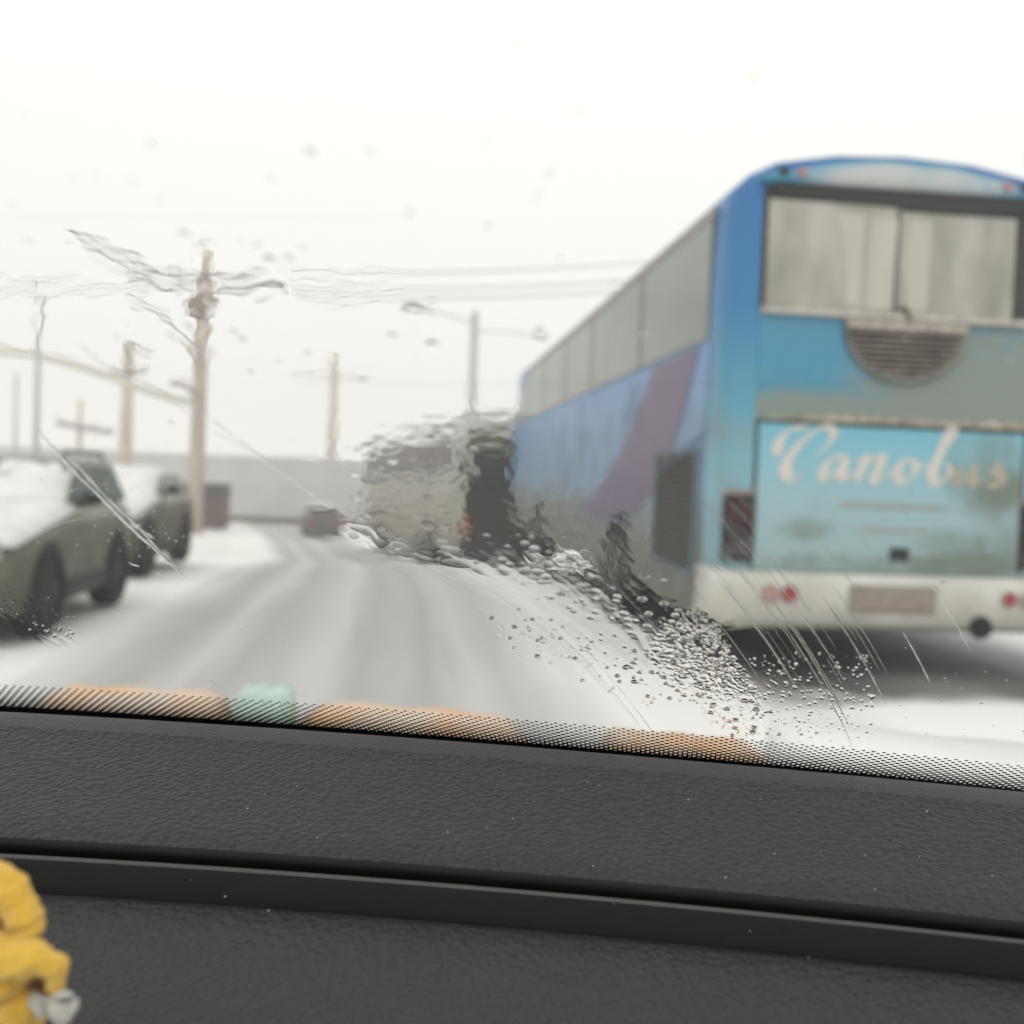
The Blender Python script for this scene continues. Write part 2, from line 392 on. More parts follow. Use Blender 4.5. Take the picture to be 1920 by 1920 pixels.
# side louvre by the engine
darkg = P("louvre_dark", (0.035, 0.035, 0.033, 1), 0.8, var=0.3)
slatm = P("louvre_slat", (0.055, 0.053, 0.048, 1), 0.6, var=0.4, scale=12)
MB().box(fl - 0.008, fl + 0.02, 0.55, 1.75, 0.68, 1.56).build("louvre_backing", darkg, bus)
lf = MB(); lf.box(fl - 0.03, fl, 0.50, 0.545, 0.64, 1.60).box(fl - 0.03, fl, 1.755, 1.80, 0.64, 1.60).box(fl - 0.03, fl, 0.545, 1.755, 1.562, 1.60).box(fl - 0.03, fl, 0.545, 1.755, 0.64, 0.678)
lf.build("louvre_frame", P("louvre_frame", (0.12, 0.16, 0.18, 1), 0.6), bus)
sl = None
for k in range(18):
    z = 0.70 + k * 0.0475
    if sl is None:
        sl = MB().prism([(fl - 0.028, 0), (fl - 0.009, 0.022), (fl - 0.009, 0.030), (fl - 0.028, 0.008)], 1, 0.552, 1.748).build("slat", slatm, bus, loc=(0, 0, z))
    else: dup_part(sl, loc=(0, 0, z))
# wheels and arches
for yy in (3.35, 9.6):
    arch = [(yy + 0.68 * cos(a), 0.35 + 0.62 * max(0, sin(a))) for a in np.linspace(0, pi, 18)]
    MB().prism(arch, 0, fl - 0.009, fl + 0.01).build("wheel_arch", blackp, bus)
    for sx in (-1, 1): wheel(bus, sx * 1.13, yy, 0.5, 0.30)
MB().box(-1.1, 1.1, 0.5, 11.4, 0.26, 0.40).build("chassis", blackp, bus)
# rear: bumper
bumpm = grimy("bumper_white", [(0.3, (0.55, 0.54, 0.49, 1)), (0.8, (0.62, 0.62, 0.59, 1))], (0.30, 0.285, 0.24, 1), z1=0.9, lo=0.40, hi=0.10, nscale=1.7, rough=0.5)
def rear_shell(z0, z1, y_out, hw=1.245, r=0.2, th=0.05):
    pts = []
    for a in np.linspace(0, pi / 2, 8): pts.append((-hw + r - r * cos(pi / 2 - (pi / 2 - a)) if False else -hw + r - r * cos(a), y_out + r - r * sin(a)))
    out = [(-hw, y_out + 0.55)] + pts + [(-x, y) for x, y in pts[::-1]] + [(hw, y_out + 0.55)]
    return out
o1 = rear_shell(0, 0, -0.10, 1.25)
MB().loft([[(x, y + 0.035, 0.345) for x, y in o1], [(x, y, 0.40) for x, y in o1], [(x, y - 0.006, 0.50) for x, y in o1], [(x, y, 0.66) for x, y in o1], [(x * 0.998, y + 0.03, 0.715) for x, y in o1], [(x * 0.995, y + 0.07, 0.735) for x, y in o1]]).build("bumper", bumpm, bus, smooth=True)
MB().box(-0.30, 0.34, -0.118, -0.10, 0.47, 0.665).build("plate_recess", grimy("recess", [(0.3, (0.32, 0.29, 0.25, 1)), (0.8, (0.25, 0.23, 0.20, 1))], (0.2, 0.18, 0.15, 1), z1=0.9, lo=0.3, hi=0.3), bus, bevel=0.012)
MB().box(-0.24, 0.28, -0.126, -0.1185, 0.505, 0.60).build("number_plate", P("dirty_plate", (0.33, 0.28, 0.24, 1), 0.8, var=0.25, scale=9), bus, bevel=0.004)
def disc(name, x, z, y, r, m, parent, d=0.02, seg=20, ring=None):
    o = MB().tube([(x, y, z), (x, y - d, z)], [r, r * 0.92], seg).build(name, m, parent)
    if ring:
        MB().loft([[(x + cos(a) * rr, y - dy, z + sin(a) * rr) for rr, dy in ((r * 1.02, 0), (r * 1.25, 0), (r * 1.2, d * 0.8), (r * 1.03, d * 0.8))] for a in np.linspace(0, 2 * pi, seg + 1)], cap=False).build("lamp_ring", ring, o)
    return o
ringm = P("lamp_ring", (0.42, 0.36, 0.34, 1), 0.5)
disc("tail_lamp", -0.875, 0.585, -0.104, 0.055, pinkl, bus, ring=ringm)
disc("tail_lamp", -0.735, 0.59, -0.104, 0.055, redl, bus, ring=ringm)
disc("tail_lamp", 0.885, 0.59, -0.104, 0.05, redl, bus, ring=ringm)
disc("tail_lamp", 1.02, 0.585, -0.104, 0.05, pinkl, bus, ring=ringm)
t_ = MB().tube([(0.68, -0.105, 0.385), (0.68, -0.13, 0.385)], [0.085, 0.08], 20).build("tow_socket", P("socket_black", (0.012, 0.012, 0.012, 1), 0.9), bus)
for sx in (-1, 1):
    tb = MB().box(-0.105, 0.115, -0.035, 0.03, 0.80, 1.265).build("tail_light_cluster", darkred, bus, bevel=0.018, loc=(sx * 1.095 - 0.005, 0.0, 0))
    MB().box(-0.085, 0.095, -0.042, -0.0352, 1.08, 1.215).build("lamp_lens", P("tail_red", (0.045, 0.010, 0.011, 1), 0.4), tb, bevel=0.004)
    MB().box(-0.105, 0.115, -0.036, 0.02, 1.268, 1.30).build("light_lid", P("tan_trim", (0.28, 0.22, 0.20, 1), 0.6), tb)
    MB().box(-0.085, 0.095, -0.042, -0.0352, 0.83, 0.93).build("lamp_lens", P("reflector_grey", (0.06, 0.045, 0.048, 1), 0.4), tb, bevel=0.004)
# rear: boot lid with lettering
hatchm = grimy("boot_lid_paint", [(0.7, (0.29, 0.40, 0.41, 1)), (1.25, (0.29, 0.45, 0.50, 1)), (1.5, (0.22, 0.46, 0.55, 1)), (1.8, (0.15, 0.42, 0.54, 1))], (0.16, 0.20, 0.17, 1), z0=0.7, z1=1.8, lo=0.02, hi=-0.25, nscale=3.0,
               blobs=[(0.74, 1.50, 0.38, 0.30, 0.75), (0.95, 1.1, 0.45, 0.45, 0.5), (0.45, 0.98, 0.26, 0.10, 0.45), (-0.62, 1.04, 0.24, 0.09, 0.6), (-0.05, 0.80, 0.95, 0.09, 0.5), (0.62, 0.80, 0.4, 0.12, 0.5)])
MB().box(-0.97, 0.99, -0.018, 0.02, 0.745, 1.775).build("boot_lid", hatchm, bus, bevel=0.012)
seamd = P("seam_dark", (0.055, 0.075, 0.075, 1), 0.8, var=0.3)
MB().box(-1.0, 1.02, -0.008, 0.01, 1.777, 1.80).build("seam", seamd, bus)
for x in (-0.985, 1.003): MB().box(x - 0.012, x + 0.012, -0.006, 0.01, 0.75, 1.776).build("seam", seamd, bus)
# packed dirty snow on the ledge above the boot lid
rnd = random.Random(4)
b = MB(); secs = []
for i in range(90):
    x = -0.95 + i * 0.0218; k = 0.012 + 0.03 * max(0, min(1, (x + 0.85) / 0.5)) * (0.5 + rnd.random() * 0.8)
    secs.append([(x, 0.01, 1.802), (x, -0.02 - k * 0.6, 1.803), (x, -0.022 - k * 0.5, 1.806 + k * 0.6), (x, 0.01, 1.81 + k * 1.3)])
b.loft(secs).build("ledge_snow", P("dirty_snow", (0.50, 0.46, 0.38, 1), 0.9, col2=(0.16, 0.13, 0.10, 1), scale=14, bump=0.6), bus)
upm = grimy("rear_panel_paint", [(1.8, (0.045, 0.22, 0.29, 1)), (2.2, (0.045, 0.25, 0.40, 1)), (2.6, (0.07, 0.24, 0.36, 1))], (0.205, 0.245, 0.225, 1), z0=1.8, z1=2.6, lo=0.25, hi=-0.38, nscale=9, stretch=(1, 1, 1.8),
            blobs=[(0.75, 2.05, 1.05, 0.68, 1.2), (-0.68, 1.86, 0.5, 0.17, 0.9), (-0.30, 2.56, 0.3, 0.06, 0.6)])
MB().box(-1.0, 1.02, -0.010, 0.02, 1.803, 2.535).build("engine_panel", upm, bus, bevel=0.006)
# half-round engine grille
GX, GZ, GR, GS = 0.055, 2.475, 0.42, 0.84
MB().prism([(GX + GR * cos(a), GZ + GS * GR * sin(a)) for a in np.linspace(pi, 2 * pi, 28)], 1, -0.020, -0.008).build("grille_backing", P("grille_dark", (0.022, 0.018, 0.016, 1), 0.9, var=0.4), bus)
MB().tube([(GX + (GR + 0.012) * cos(a), -0.03, GZ + GS * (GR + 0.012) * sin(a)) for a in np.linspace(pi, 2 * pi, 32)], 0.024, 8).build("grille_rim", P("grille_rim", (0.20, 0.21, 0.18, 1), 0.6, col2=(0.09, 0.10, 0.09, 1), scale=3), bus, smooth=True)
gsl = P("grille_slat", (0.40, 0.34, 0.30, 1), 0.7, col2=(0.18, 0.15, 0.13, 1), scale=8)
for k in range(8):
    z = GZ - 0.035 - k * 0.041; hwk = sqrt(max(0, GR ** 2 - ((z - GZ) / GS) ** 2)) - 0.01
    MB().prism([(-0.052, z), (-0.022, z + 0.016), (-0.022, z + 0.022), (-0.052, z + 0.009)], 0, GX - hwk, GX + hwk).build("slat", gsl, bus)
b = MB(); secs = []
for i in range(60):
    x = GX - GR - 0.02 + i * (2 * GR + 0.04) / 59; k = rnd.random()
    secs.append([(x, 0.0, GZ + 0.055), (x, -0.05 - 0.02 * k, GZ + 0.05), (x, -0.06 - 0.02 * k, GZ - 0.005 - 0.02 * rnd.random()), (x, 0.0, GZ - 0.02)])
b.loft(secs).build("grille_ledge_snow", P("grey_snow", (0.48, 0.44, 0.39, 1), 0.9, col2=(0.30, 0.26, 0.22, 1), scale=20, bump=0.6), bus)
# rear window
MB().box(-1.03, 0.99, -0.004, 0.05, 2.548, 3.435).build("window_frame", P("window_seal", (0.035, 0.035, 0.036, 1), 0.6, var=0.3), bus, bevel=0.03)
panem = P("fogged_pane", (0.25, 0.25, 0.21, 1), 0.5, 0.35, col2=(0.46, 0.445, 0.40, 1), scale=2.6, stretch=(1, 1, 0.45))
MB().box(-0.975, -0.045, -0.020, 0.0, 2.565, 3.33).build("rear_window", panem, bus, bevel=0.012)
MB().box(-0.012, 0.845, -0.020, 0.0, 2.565, 3.30).build("rear_window", panem, bus, bevel=0.012)
curt = P("curtain_pale", (0.50, 0.49, 0.43, 1), 0.85, col2=(0.42, 0.41, 0.36, 1), scale=2, stretch=(2, 1, 0.2))
for (x0, x1, z0, z1) in ((-0.40, -0.30, 2.62, 3.26), (-0.24, -0.06, 2.60, 3.24), (0.05, 0.19, 2.60, 3.24)):
    q = [(x0, -0.024, z0), (x1, -0.024, z0), (x1 + 0.02, -0.024, z1), (x0 - (0.10 if x0 < -0.3 else 0), -0.024, z1), (x0 - 0.01, -0.024, (z0 + z1) / 2)]
    MB().prism([(a, c) for a, _, c in q], 1, -0.0245, -0.0205).build("curtain", curt, bus, bevel=0.0015)
MB().box(-0.040, -0.016, -0.028, -0.0, 2.56, 3.32).build("window_divider", P("divider", (0.17, 0.165, 0.15, 1), 0.6), bus)
MB().prism([(-0.95, 3.36), (-0.2, 3.325), (0.4, 3.30), (0.97, 3.34), (0.97, 3.43), (-0.95, 3.43)], 1, -0.035, -0.006).build("cap_shade_strip", blackp, bus)  # black strip in place of the shade under the roof cap
b = MB(); secs = []
for i in range(80):
    x = -1.0 + i * 0.0245; k = 0.010 + 0.02 * rnd.random()
    secs.append([(x, 0.0, 2.538), (x, -0.04 - k, 2.538), (x, -0.04 - k, 2.550 + k), (x, 0.0, 2.566 + k * 0.5)])
b.loft(secs).build("sill_snow", P("sill_snow", (0.58, 0.55, 0.50, 1), 0.9, var=0.3, scale=10, bump=0.5), bus)
MB().tube([(0.07, -0.03, 2.53), (0.05, -0.06, 2.56), (0.03, -0.06, 2.60), (0.00, -0.04, 2.62)], 0.018, 8).build("wiper_pivot", P("brown_black", (0.06, 0.045, 0.04, 1), 0.7), bus)
# domed rear roof cap with snow
b = MB(); secs = []
for i in range(33):
    x = -1.06 + i * 2.12 / 32; zt = 3.675 - 0.245 * (abs(x) / 1.12) ** 2.3
    secs.append([(x, 0.02, 3.438), (x, -0.055, 3.443), (x, -0.075, 3.46), (x, -0.06, 3.438 + (zt - 3.438) * 0.5 + 0.02), (x, 0.0, max(3.46, zt - 0.02)), (x, 0.10, max(3.47, zt + 0.005)), (x, 0.5, max(3.45, zt - 0.03))])
b.loft(secs).build("roof_cap", grimy("cap_paint", [(3.4, (0.06, 0.26, 0.38, 1)), (3.7, (0.05, 0.25, 0.40, 1))], (0.46, 0.48, 0.48, 1), z0=3.4, z1=3.7, lo=-0.15, hi=-0.2, blobs=[(0.05, 3.47, 0.78, 0.16, 1.2)]), bus, smooth=True)
for x, m_ in ((-0.90, blackp), (-0.77, pinkl), (0.73, pinkl), (0.86, blackp)):
    MB().tube([(x, -0.055, 3.50), (x, -0.095, 3.505)], [0.038, 0.028], 14).build("marker_lamp", m_, bus)
# lid lock and faint text rows
lk = MB().box(0.02, 0.165, -0.03, -0.0185, 0.835, 0.93).build("lid_handle", P("handle_black", (0.018, 0.022, 0.022, 1), 0.6), bus, bevel=0.015)
tan = P("faded_tan_print", (0.36, 0.34, 0.29, 1), 0.8, col2=(0.27, 0.36, 0.36, 1), scale=16)
for (x0, x1, z, h) in ((-0.36, 0.42, 1.225, 0.055), (-0.19, 0.30, 1.055, 0.045)):
    b = MB(); x = x0
    while x < x1:
        wv = rnd.uniform(0.03, 0.055); b.box(x, min(x + wv, x1), -0.0215, -0.0185, z - h / 2, z + h / 2 * rnd.uniform(0.7, 1)); x += wv + 0.010
    b.build("print_row", tan, bus)
# script lettering: broad-nib strokes
LET = {
 'C': [[(1508, 797), (1486, 800), (1467, 812), (1456, 832), (1455, 852)], [(1527, 850), (1546, 833), (1557, 812), (1550, 799), (1532, 800), (1507, 818), (1485, 843), (1472, 867), (1474, 886), (1487, 895), (1502, 887)]],
 'a': [[(1578, 858), (1566, 853), (1551, 864), (1542, 882), (1547, 895), (1560, 888), (1576, 868), (1585, 855)], [(1586, 853), (1578, 876), (1577, 893), (1588, 893), (1602, 880)]],
 'n': [[(1603, 866), (1614, 856), (1619, 860), (1604, 901)], [(1608, 890), (1622, 868), (1638, 856), (1648, 858), (1646, 872), (1638, 892), (1643, 900), (1660, 888), (1672, 876)]],
 'o': [[(1706, 860), (1692, 862), (1682, 878), (1683, 895), (1694, 902), (1708, 892), (1714, 875), (1706, 860)], [(1708, 866), (1720, 872), (1734, 866)]],
 'b': [[(1734, 882), (1752, 858), (1776, 826), (1785, 806), (1779, 799), (1768, 822), (1755, 858), (1747, 888), (1755, 904), (1770, 898), (1780, 882), (1772, 868)]],
 'u': [[(1800, 872), (1793, 892), (1799, 906), (1814, 894), (1828, 870)], [(1830, 868), (1822, 892), (1829, 907), (1842, 896)]],
 's': [[(1846, 896), (1864, 880), (1874, 866)], [(1874, 866), (1870, 884), (1880, 898), (1870, 911), (1853, 906)]],
}
letm = P("cream_lettering", (0.62, 0.58, 0.53, 1), 0.6, col2=(0.54, 0.53, 0.49, 1), scale=6)
letd = P("cream_lettering_dirty", (0.42, 0.38, 0.30, 1), 0.8, col2=(0.33, 0.32, 0.26, 1), scale=9)
def letter(ch, strokes, m):
    b = MB(); nv = np.array([0.020, 0.0125])
    for si, st_ in enumerate(strokes):
        pts = [np.array([2.563 + (x - 1455) * 0.00393 - BX, 1.40 + (892 + (x - 1480) * 0.045 - y) * 0.00375]) for x, y in st_]
        pts = catmull(pts, 7); n = len(pts); secs = []
        for i, p in enumerate(pts):
            t = pts[min(i + 1, n - 1)] - pts[max(i - 1, 0)]; t = t / (np.linalg.norm(t) + 1e-9)
            nn = np.array([-t[1], t[0]]); taper = min(1, 0.35 + 4.0 * min(i, n - 1 - i) / n)
            h = abs(nn @ nv) * taper * (1.2 if ch == 'C' else 1.0) + 0.0065
            # heavier downstrokes
            h *= 1.0 + 0.55 * max(0, -t[1])
            a = p + nn * h; c = p - nn * h
            yo = -0.0225 - si * 0.0012 - i * 0.00002
            secs.append([(a[0], -0.0182, a[1]), (a[0], yo, a[1]), (c[0], yo, c[1]), (c[0], -0.0182, c[1])])
        b.loft(secs)
    o = b.build("letter_" + ch.lower(), m, bus); return o
for ch, s_ in LET.items(): letter(ch, s_, letd if ch in 'us' else letm)

# ---- second bus, further on and turned with the bend
B2 = empty("beige_bus", (1.10 + 1.16, 22.6, drop(23.5)), rz=radians(13), label="dirty beige bus with brown window band ahead of the blue coach", cat="bus")
B2.rotation_euler = (radians(-1.6), 0, radians(13))
bp2 = grimy("beige_paint", [(0.3, (0.24, 0.22, 0.18, 1)), (1.0, (0.30, 0.29, 0.24, 1)), (1.7, (0.34, 0.335, 0.295, 1)), (2.4, (0.33, 0.33, 0.30, 1)), (3.2, (0.5, 0.5, 0.48, 1))], (0.14, 0.125, 0.10, 1), lo=0.5, hi=-0.3)
bus_body(B2, 1.2, 11.4, 3.5, 0.35, bp2)
g2 = P("bus_brown_glass", (0.10, 0.085, 0.085, 1), 0.3, 0.4, var=0.3, scale=1)
for k in range(6):
    MB().box(-1.218, -1.19, 0.5 + k * 1.72, 2.15 + k * 1.72, 2.15, 3.0).build("window", g2, B2, bevel=0.01)
MB().box(-1.0, 1.0, -0.02, 0.02, 0.5, 2.75).build("rear_panel", P("dark_rear", (0.03, 0.026, 0.025, 1), 0.6, var=0.4, scale=2), B2, bevel=0.02)
MB().box(-1.0, 1.0, -0.03, 0.02, 2.6, 3.0).build("destination_panel", P("olive_panel", (0.11, 0.12, 0.06, 1), 0.6), B2, bevel=0.02)
MB().box(-0.85, 0.85, -0.045, -0.02, 1.75, 2.5).build("rear_window", P("dark_glass", (0.03, 0.03, 0.032, 1), 0.25), B2, bevel=0.02)
MB().box(-1.1, 1.1, -0.08, 0.02, 0.36, 0.62).build("bumper", blackp, B2, bevel=0.03)
for sx in (-1, 1): MB().box(sx * 1.0 - 0.07, sx * 1.0 + 0.07, -0.05, 0.0, 0.85, 1.15).build("tail_light", redl, B2, bevel=0.02)
for yy in (2.4, 8.6):
    MB().prism([(yy + 0.6 * cos(a), 0.35 + 0.62 * max(0, sin(a))) for a in np.linspace(0, pi, 14)], 0, -1.215, -1.19).build("wheel_arch", blackp, B2)
    for sx in (-1, 1): wheel(B2, sx * 1.06, yy, 0.48, 0.28)

# ------------------------------------------------------------------ parked cars (facing us)
dark_rim = P("dark_wheel_rim", (0.045, 0.045, 0.045, 1), 0.6, var=0.4, scale=6)
def parked_car(loc, label, body_m, W=1.72, L=4.0, H=1.42, rails=True, name="parked_car", group="cars parked along the left kerb", snowy=True, rz=0, cabin=(1.0, 1.62), wb=(0.72, 3.25), tum=.76, bare_roof=False):
    r = empty(name, loc, rz, label=label, cat="car", group=group)
    hw = W / 2
    # lower body: loft along y (front = y 0)
    st = [(0.0, 0.80, 0.35, 0.62), (0.06, 0.92, 0.24, 0.72), (0.3, 0.98, 0.20, 0.80), (0.75, 1.0, 0.20, 0.88), (1.15, 1.0, 0.20, 0.94), (2.0, 1.0, 0.20, 0.97), (L - 0.5, 1.0, 0.22, 0.98), (L - 0.08, 0.95, 0.28, 0.96), (L, 0.86, 0.38, 0.86)]
    secs = []
    for y, k, zl, zh in st:
        h = hw * k
        secs.append([(-h + 0.06, y, zl), (h - 0.06, y, zl), (h, y, zl + 0.12), (h, y, zh - 0.16), (h - 0.05, y, zh - 0.04), (h - 0.16, y, zh), (-h + 0.16, y, zh), (-h + 0.05, y, zh - 0.04), (-h, y, zh - 0.16), (-h, y, zl + 0.12)])
    MB().loft(secs).build("body", body_m, r, smooth=True, bevel=0.0)
    # cabin
    def C(y, k, z): h = hw * k; return [(-h, y, z), (h, y, z)]
    zb = 0.95 if H > 1.3 else 0.88; y0, y1, y2, y3 = cabin[0], cabin[1], L - 0.55, L - 0.12
    cab = [(-hw * .93, y0, zb), (hw * .93, y0, zb), (hw * .95, y3, zb), (-hw * .95, y3, zb), (-hw * tum, y1, H), (hw * tum, y1, H), (hw * tum, y2, H), (-hw * tum, y2, H)]
    MB().add(cab, [(0, 1, 2, 3), (4, 7, 6, 5), (0, 4, 5, 1), (1, 5, 6, 2), (2, 6, 7, 3), (3, 7, 4, 0)]).build("cabin", body_m, r, bevel=0.06, seg=3)
    gl = P("car_glass", (0.22, 0.255, 0.24, 1), 0.15, 0.5, var=0.25, scale=3)
    for sx in (-1, 1):
        def pt(y, z):
            t = (z - zb) / (H - zb); return (sx * (hw * (.935 - (.935 - tum) * t) + 0.010), y, z)
        def yl(z): return y0 + 0.10 + (y1 - y0) * (z - zb) / (H - zb)
        mid = (y1 + y2) / 2 + 0.05
        for (a0, a1, b0, b1) in ((yl(zb + .05), mid - .03, yl(H - .08), mid - .03), (mid + .03, y3 - .16, mid + .03, y2 - .05)):
            q = [pt(a0, zb + .05), pt(a1, zb + .05), pt(b1, H - .08), pt(b0, H - .08)]
            q2 = [(x - sx * 0.012, y, z) for x, y, z in q]
            MB().add(q + q2, [(0, 1, 2, 3), (7, 6, 5, 4), (0, 4, 5, 1), (1, 5, 6, 2), (2, 6, 7, 3), (3, 7, 4, 0)]).build("side_window", gl, r)
        mb = MB().tube([(sx * (hw - 0.02), 1.32, 1.0), (sx * (hw + 0.06), 1.30, 1.02)], 0.02, 6).build("mirror", blackp, r)
        MB().loft([[(sx * (hw + 0.13) + 0.085 * cos(a) * k, 1.27 + dy, 1.04 + 0.06 * sin(a) * k) for a in np.linspace(0, 2 * pi, 12, endpoint=False)] for dy, k in ((-0.05, 0.5), (-0.03, 0.9), (0.03, 1.0), (0.05, 0.85))]).build("mirror_shell", blackp, mb, smooth=True)
        hl = MB().box(sx * hw * 0.7 - 0.16, sx * hw * 0.7 + 0.16, -0.03, 0.10, 0.60, 0.76).build("headlight", P("headlight_glass", (0.45, 0.46, 0.46, 1), 0.15, 0.6), r, bevel=0.03)
        for yy in wb:
            MB().prism([(yy + 0.39 * cos(a), 0.22 + 0.50 * max(0, sin(a))) for a in np.linspace(0, pi, 16)], 0, sx * (hw + 0.004), sx * (hw - 0.02)).build("wheel_arch", blackp, r)
            wheel(r, sx * (hw - 0.09), yy, 0.34, 0.22, mr=dark_rim)
        if rails:
            MB().tube([(sx * hw * tum * .9, y1 + 0.02, H + 0.005), (sx * hw * tum * .9, y1 + 0.08, H + 0.05), (sx * hw * tum * .9, y2 - 0.08, H + 0.05), (sx * hw * tum * .9, y2 - 0.02, H + 0.005)], 0.018, 8).build("roof_rail", blackp, r)
        MB().box(sx * (hw + 0.001), sx * (hw + 0.012), 1.1, L - 1.05, 0.26, 0.38).build("sill_trim", blackp, r)
    MB().box(-hw * 0.55, hw * 0.55, -0.035, 0.05, 0.34, 0.54).build("grille", blackp, r, bevel=0.02)
    MB().box(-0.26, 0.26, -0.055, -0.034, 0.40, 0.51).build("number_plate", P("plate_white", (0.55, 0.55, 0.52, 1), 0.6), r)
    gp = [(-hw * .80, y0 + .06, zb + .04), (hw * .80, y0 + .06, zb + .04), (hw * .68, y1 - .04, H - .04), (-hw * .68, y1 - .04, H - .04)]
    MB().add([(x, y - 0.035, z + 0.005) for x, y, z in gp] + [(x, y, z) for x, y, z in gp], [(0, 1, 2, 3), (7, 6, 5, 4), (0, 4, 5, 1), (1, 5, 6, 2), (2, 6, 7, 3), (3, 7, 4, 0)]).build("windscreen", gl, r)
    if snowy:
        def lump(name, corners, th, seed, n=14):
            c = [np.array(p) for p in corners]; nrm = np.cross(c[1] - c[0], c[3] - c[0]); nrm /= np.linalg.norm(nrm)
            if nrm[2] < 0: nrm = -nrm
            top = []; bot = []
            for j in range(n + 1):
                for i in range(n + 1):
                    u, v = i / n, j / n; p = (c[0] * (1 - u) + c[1] * u) * (1 - v) + (c[3] * (1 - u) + c[2] * u) * v
                    ed = min(1, 6 * min(u, 1 - u, v, 1 - v)); k = sqrt(max(0, 1 - (1 - ed) ** 2))
                    h = th * k * (0.8 + 0.5 * float(vnoise(np.array(u * 4.0 + seed), np.array(v * 4.0), 5)))
                    top.append(p + nrm * (h + 0.002)); bot.append(p - nrm * 0.02)
            nn = (n + 1) ** 2; fs = []
            for j in range(n):
                for i in range(n):
                    a = j * (n + 1) + i; fs += [(a, a + 1, a + n + 2, a + n + 1), (nn + a, nn + a + n + 1, nn + a + n + 2, nn + a + 1)]
            for i in range(n):
                a = i; fs.append((a, nn + a, nn + a + 1, a + 1)); a = n * (n + 1) + i; fs.append((a, a + 1, nn + a + 1, nn + a))
                a = i * (n + 1); fs.append((a, a + n + 1, nn + a + n + 1, nn + a)); a = i * (n + 1) + n; fs.append((a, nn + a, nn + a + n + 1, a + n + 1))
            MB().add(top + bot, fs).build(name, snow2, r, smooth=True)
        lump("bonnet_snow", [(-hw * .98, 0.06, 0.73), (hw * .98, 0.06, 0.73), (hw * 1.0, y0 + .12, 0.94), (-hw * 1.0, y0 + .12, 0.94)], 0.13, 1)
        lump("windscreen_snow", [(-hw * .93, y0 - 0.05, zb - .02), (hw * .93, y0 - 0.05, zb - .02), (hw * (tum + .01), y1 + .02, H - (.05 if bare_roof else -.01)), (-hw * (tum + .01), y1 + .02, H - (.05 if bare_roof else -.01))], 0.09, 2)
        if not bare_roof: lump("roof_snow", [(-hw * .72, y1, H - 0.005), (hw * .72, y1, H - 0.005), (hw * .72, y2, H - 0.005), (-hw * .72, y2, H - 0.005)], 0.035 if rails else 0.09, 3)
    return r
olive = grimy("olive_paint", [(0.2, (0.10, 0.10, 0.075, 1)), (0.9, (0.20, 0.195, 0.145, 1)), (1.4, (0.20, 0.22, 0.21, 1))], (0.075, 0.07, 0.06, 1), z1=1.4, lo=0.35, hi=-0.35)
olive2 = grimy("moss_paint", [(0.2, (0.09, 0.09, 0.06, 1)), (0.9, (0.16, 0.155, 0.11, 1)), (1.4, (0.22, 0.23, 0.22, 1))], (0.05, 0.05, 0.045, 1), z1=1.4, lo=0.35, hi=-0.35)
parked_car((-3.54, 7.28, 0.0), "nearest parked car, olive grey with roof rails and snow covered windscreen", olive, L=3.18, H=1.345, W=1.78, wb=(0.72, 2.52), cabin=(1.22, 1.50), tum=.88, bare_roof=True)
parked_car((-3.95, 11.9, drop(13.0)), "olive car under thick snow parked behind the nearer car with roof rails", olive2, L=3.5, H=1.22, W=1.8, rails=False, cabin=(1.15, 1.75), wb=(0.7, 2.7), tum=.84)

# distant car on the road
def far_car(loc, rz, label):
    r = empty("distant_car", loc, rz, label=label, cat="car")
    bm_ = P("distant_car_paint", (0.11, 0.10, 0.10, 1), 0.4, var=0.2)
    secs = []
    for y, k, zl, zh in ((0, .9, .3, .85), (.1, 1, .22, .95), (1.0, 1, .2, .95), (3.9, 1, .2, .85), (4.1, .9, .3, .7)):
        h = 0.86 * k; secs.append([(-h, y, zl), (h, y, zl), (h, y, zh - .1), (h - .1, y, zh), (-h + .1, y, zh), (-h, y, zh - .1)])
    MB().loft(secs).build("body", bm_, r)
    cab = [(-.8, .1, .93), (.8, .1, .93), (.8, 3.0, .93), (-.8, 3.0, .93), (-.62, .5, 1.42), (.62, .5, 1.42), (.62, 2.2, 1.42), (-.62, 2.2, 1.42)]
    MB().add(cab, [(0, 1, 2, 3), (4, 7, 6, 5), (0, 4, 5, 1), (1, 5, 6, 2), (2, 6, 7, 3), (3, 7, 4, 0)]).build("cabin", P("far_glass", (0.10, 0.10, 0.10, 1), 0.3), r, bevel=0.05)
    for sx in (-1, 1):
        MB().box(sx * .68 - .14, sx * .68 + .14, -0.03, 0.05, .64, .76).build("tail_light", redl, r, bevel=0.02)
        for yy in (.75, 3.3): wheel(r, sx * .78, yy, .32, .2)
    MB().box(-.6, .6, .1, 2.6, 1.42, 1.47).build("roof_snow", snow2, r, bevel=0.02)
    return r
fc = far_car((-3.0, 38, drop(39)), radians(9), "small dark distant car at the bend with red tail lights")
fc.scale = (0.78, 0.78, 0.78)

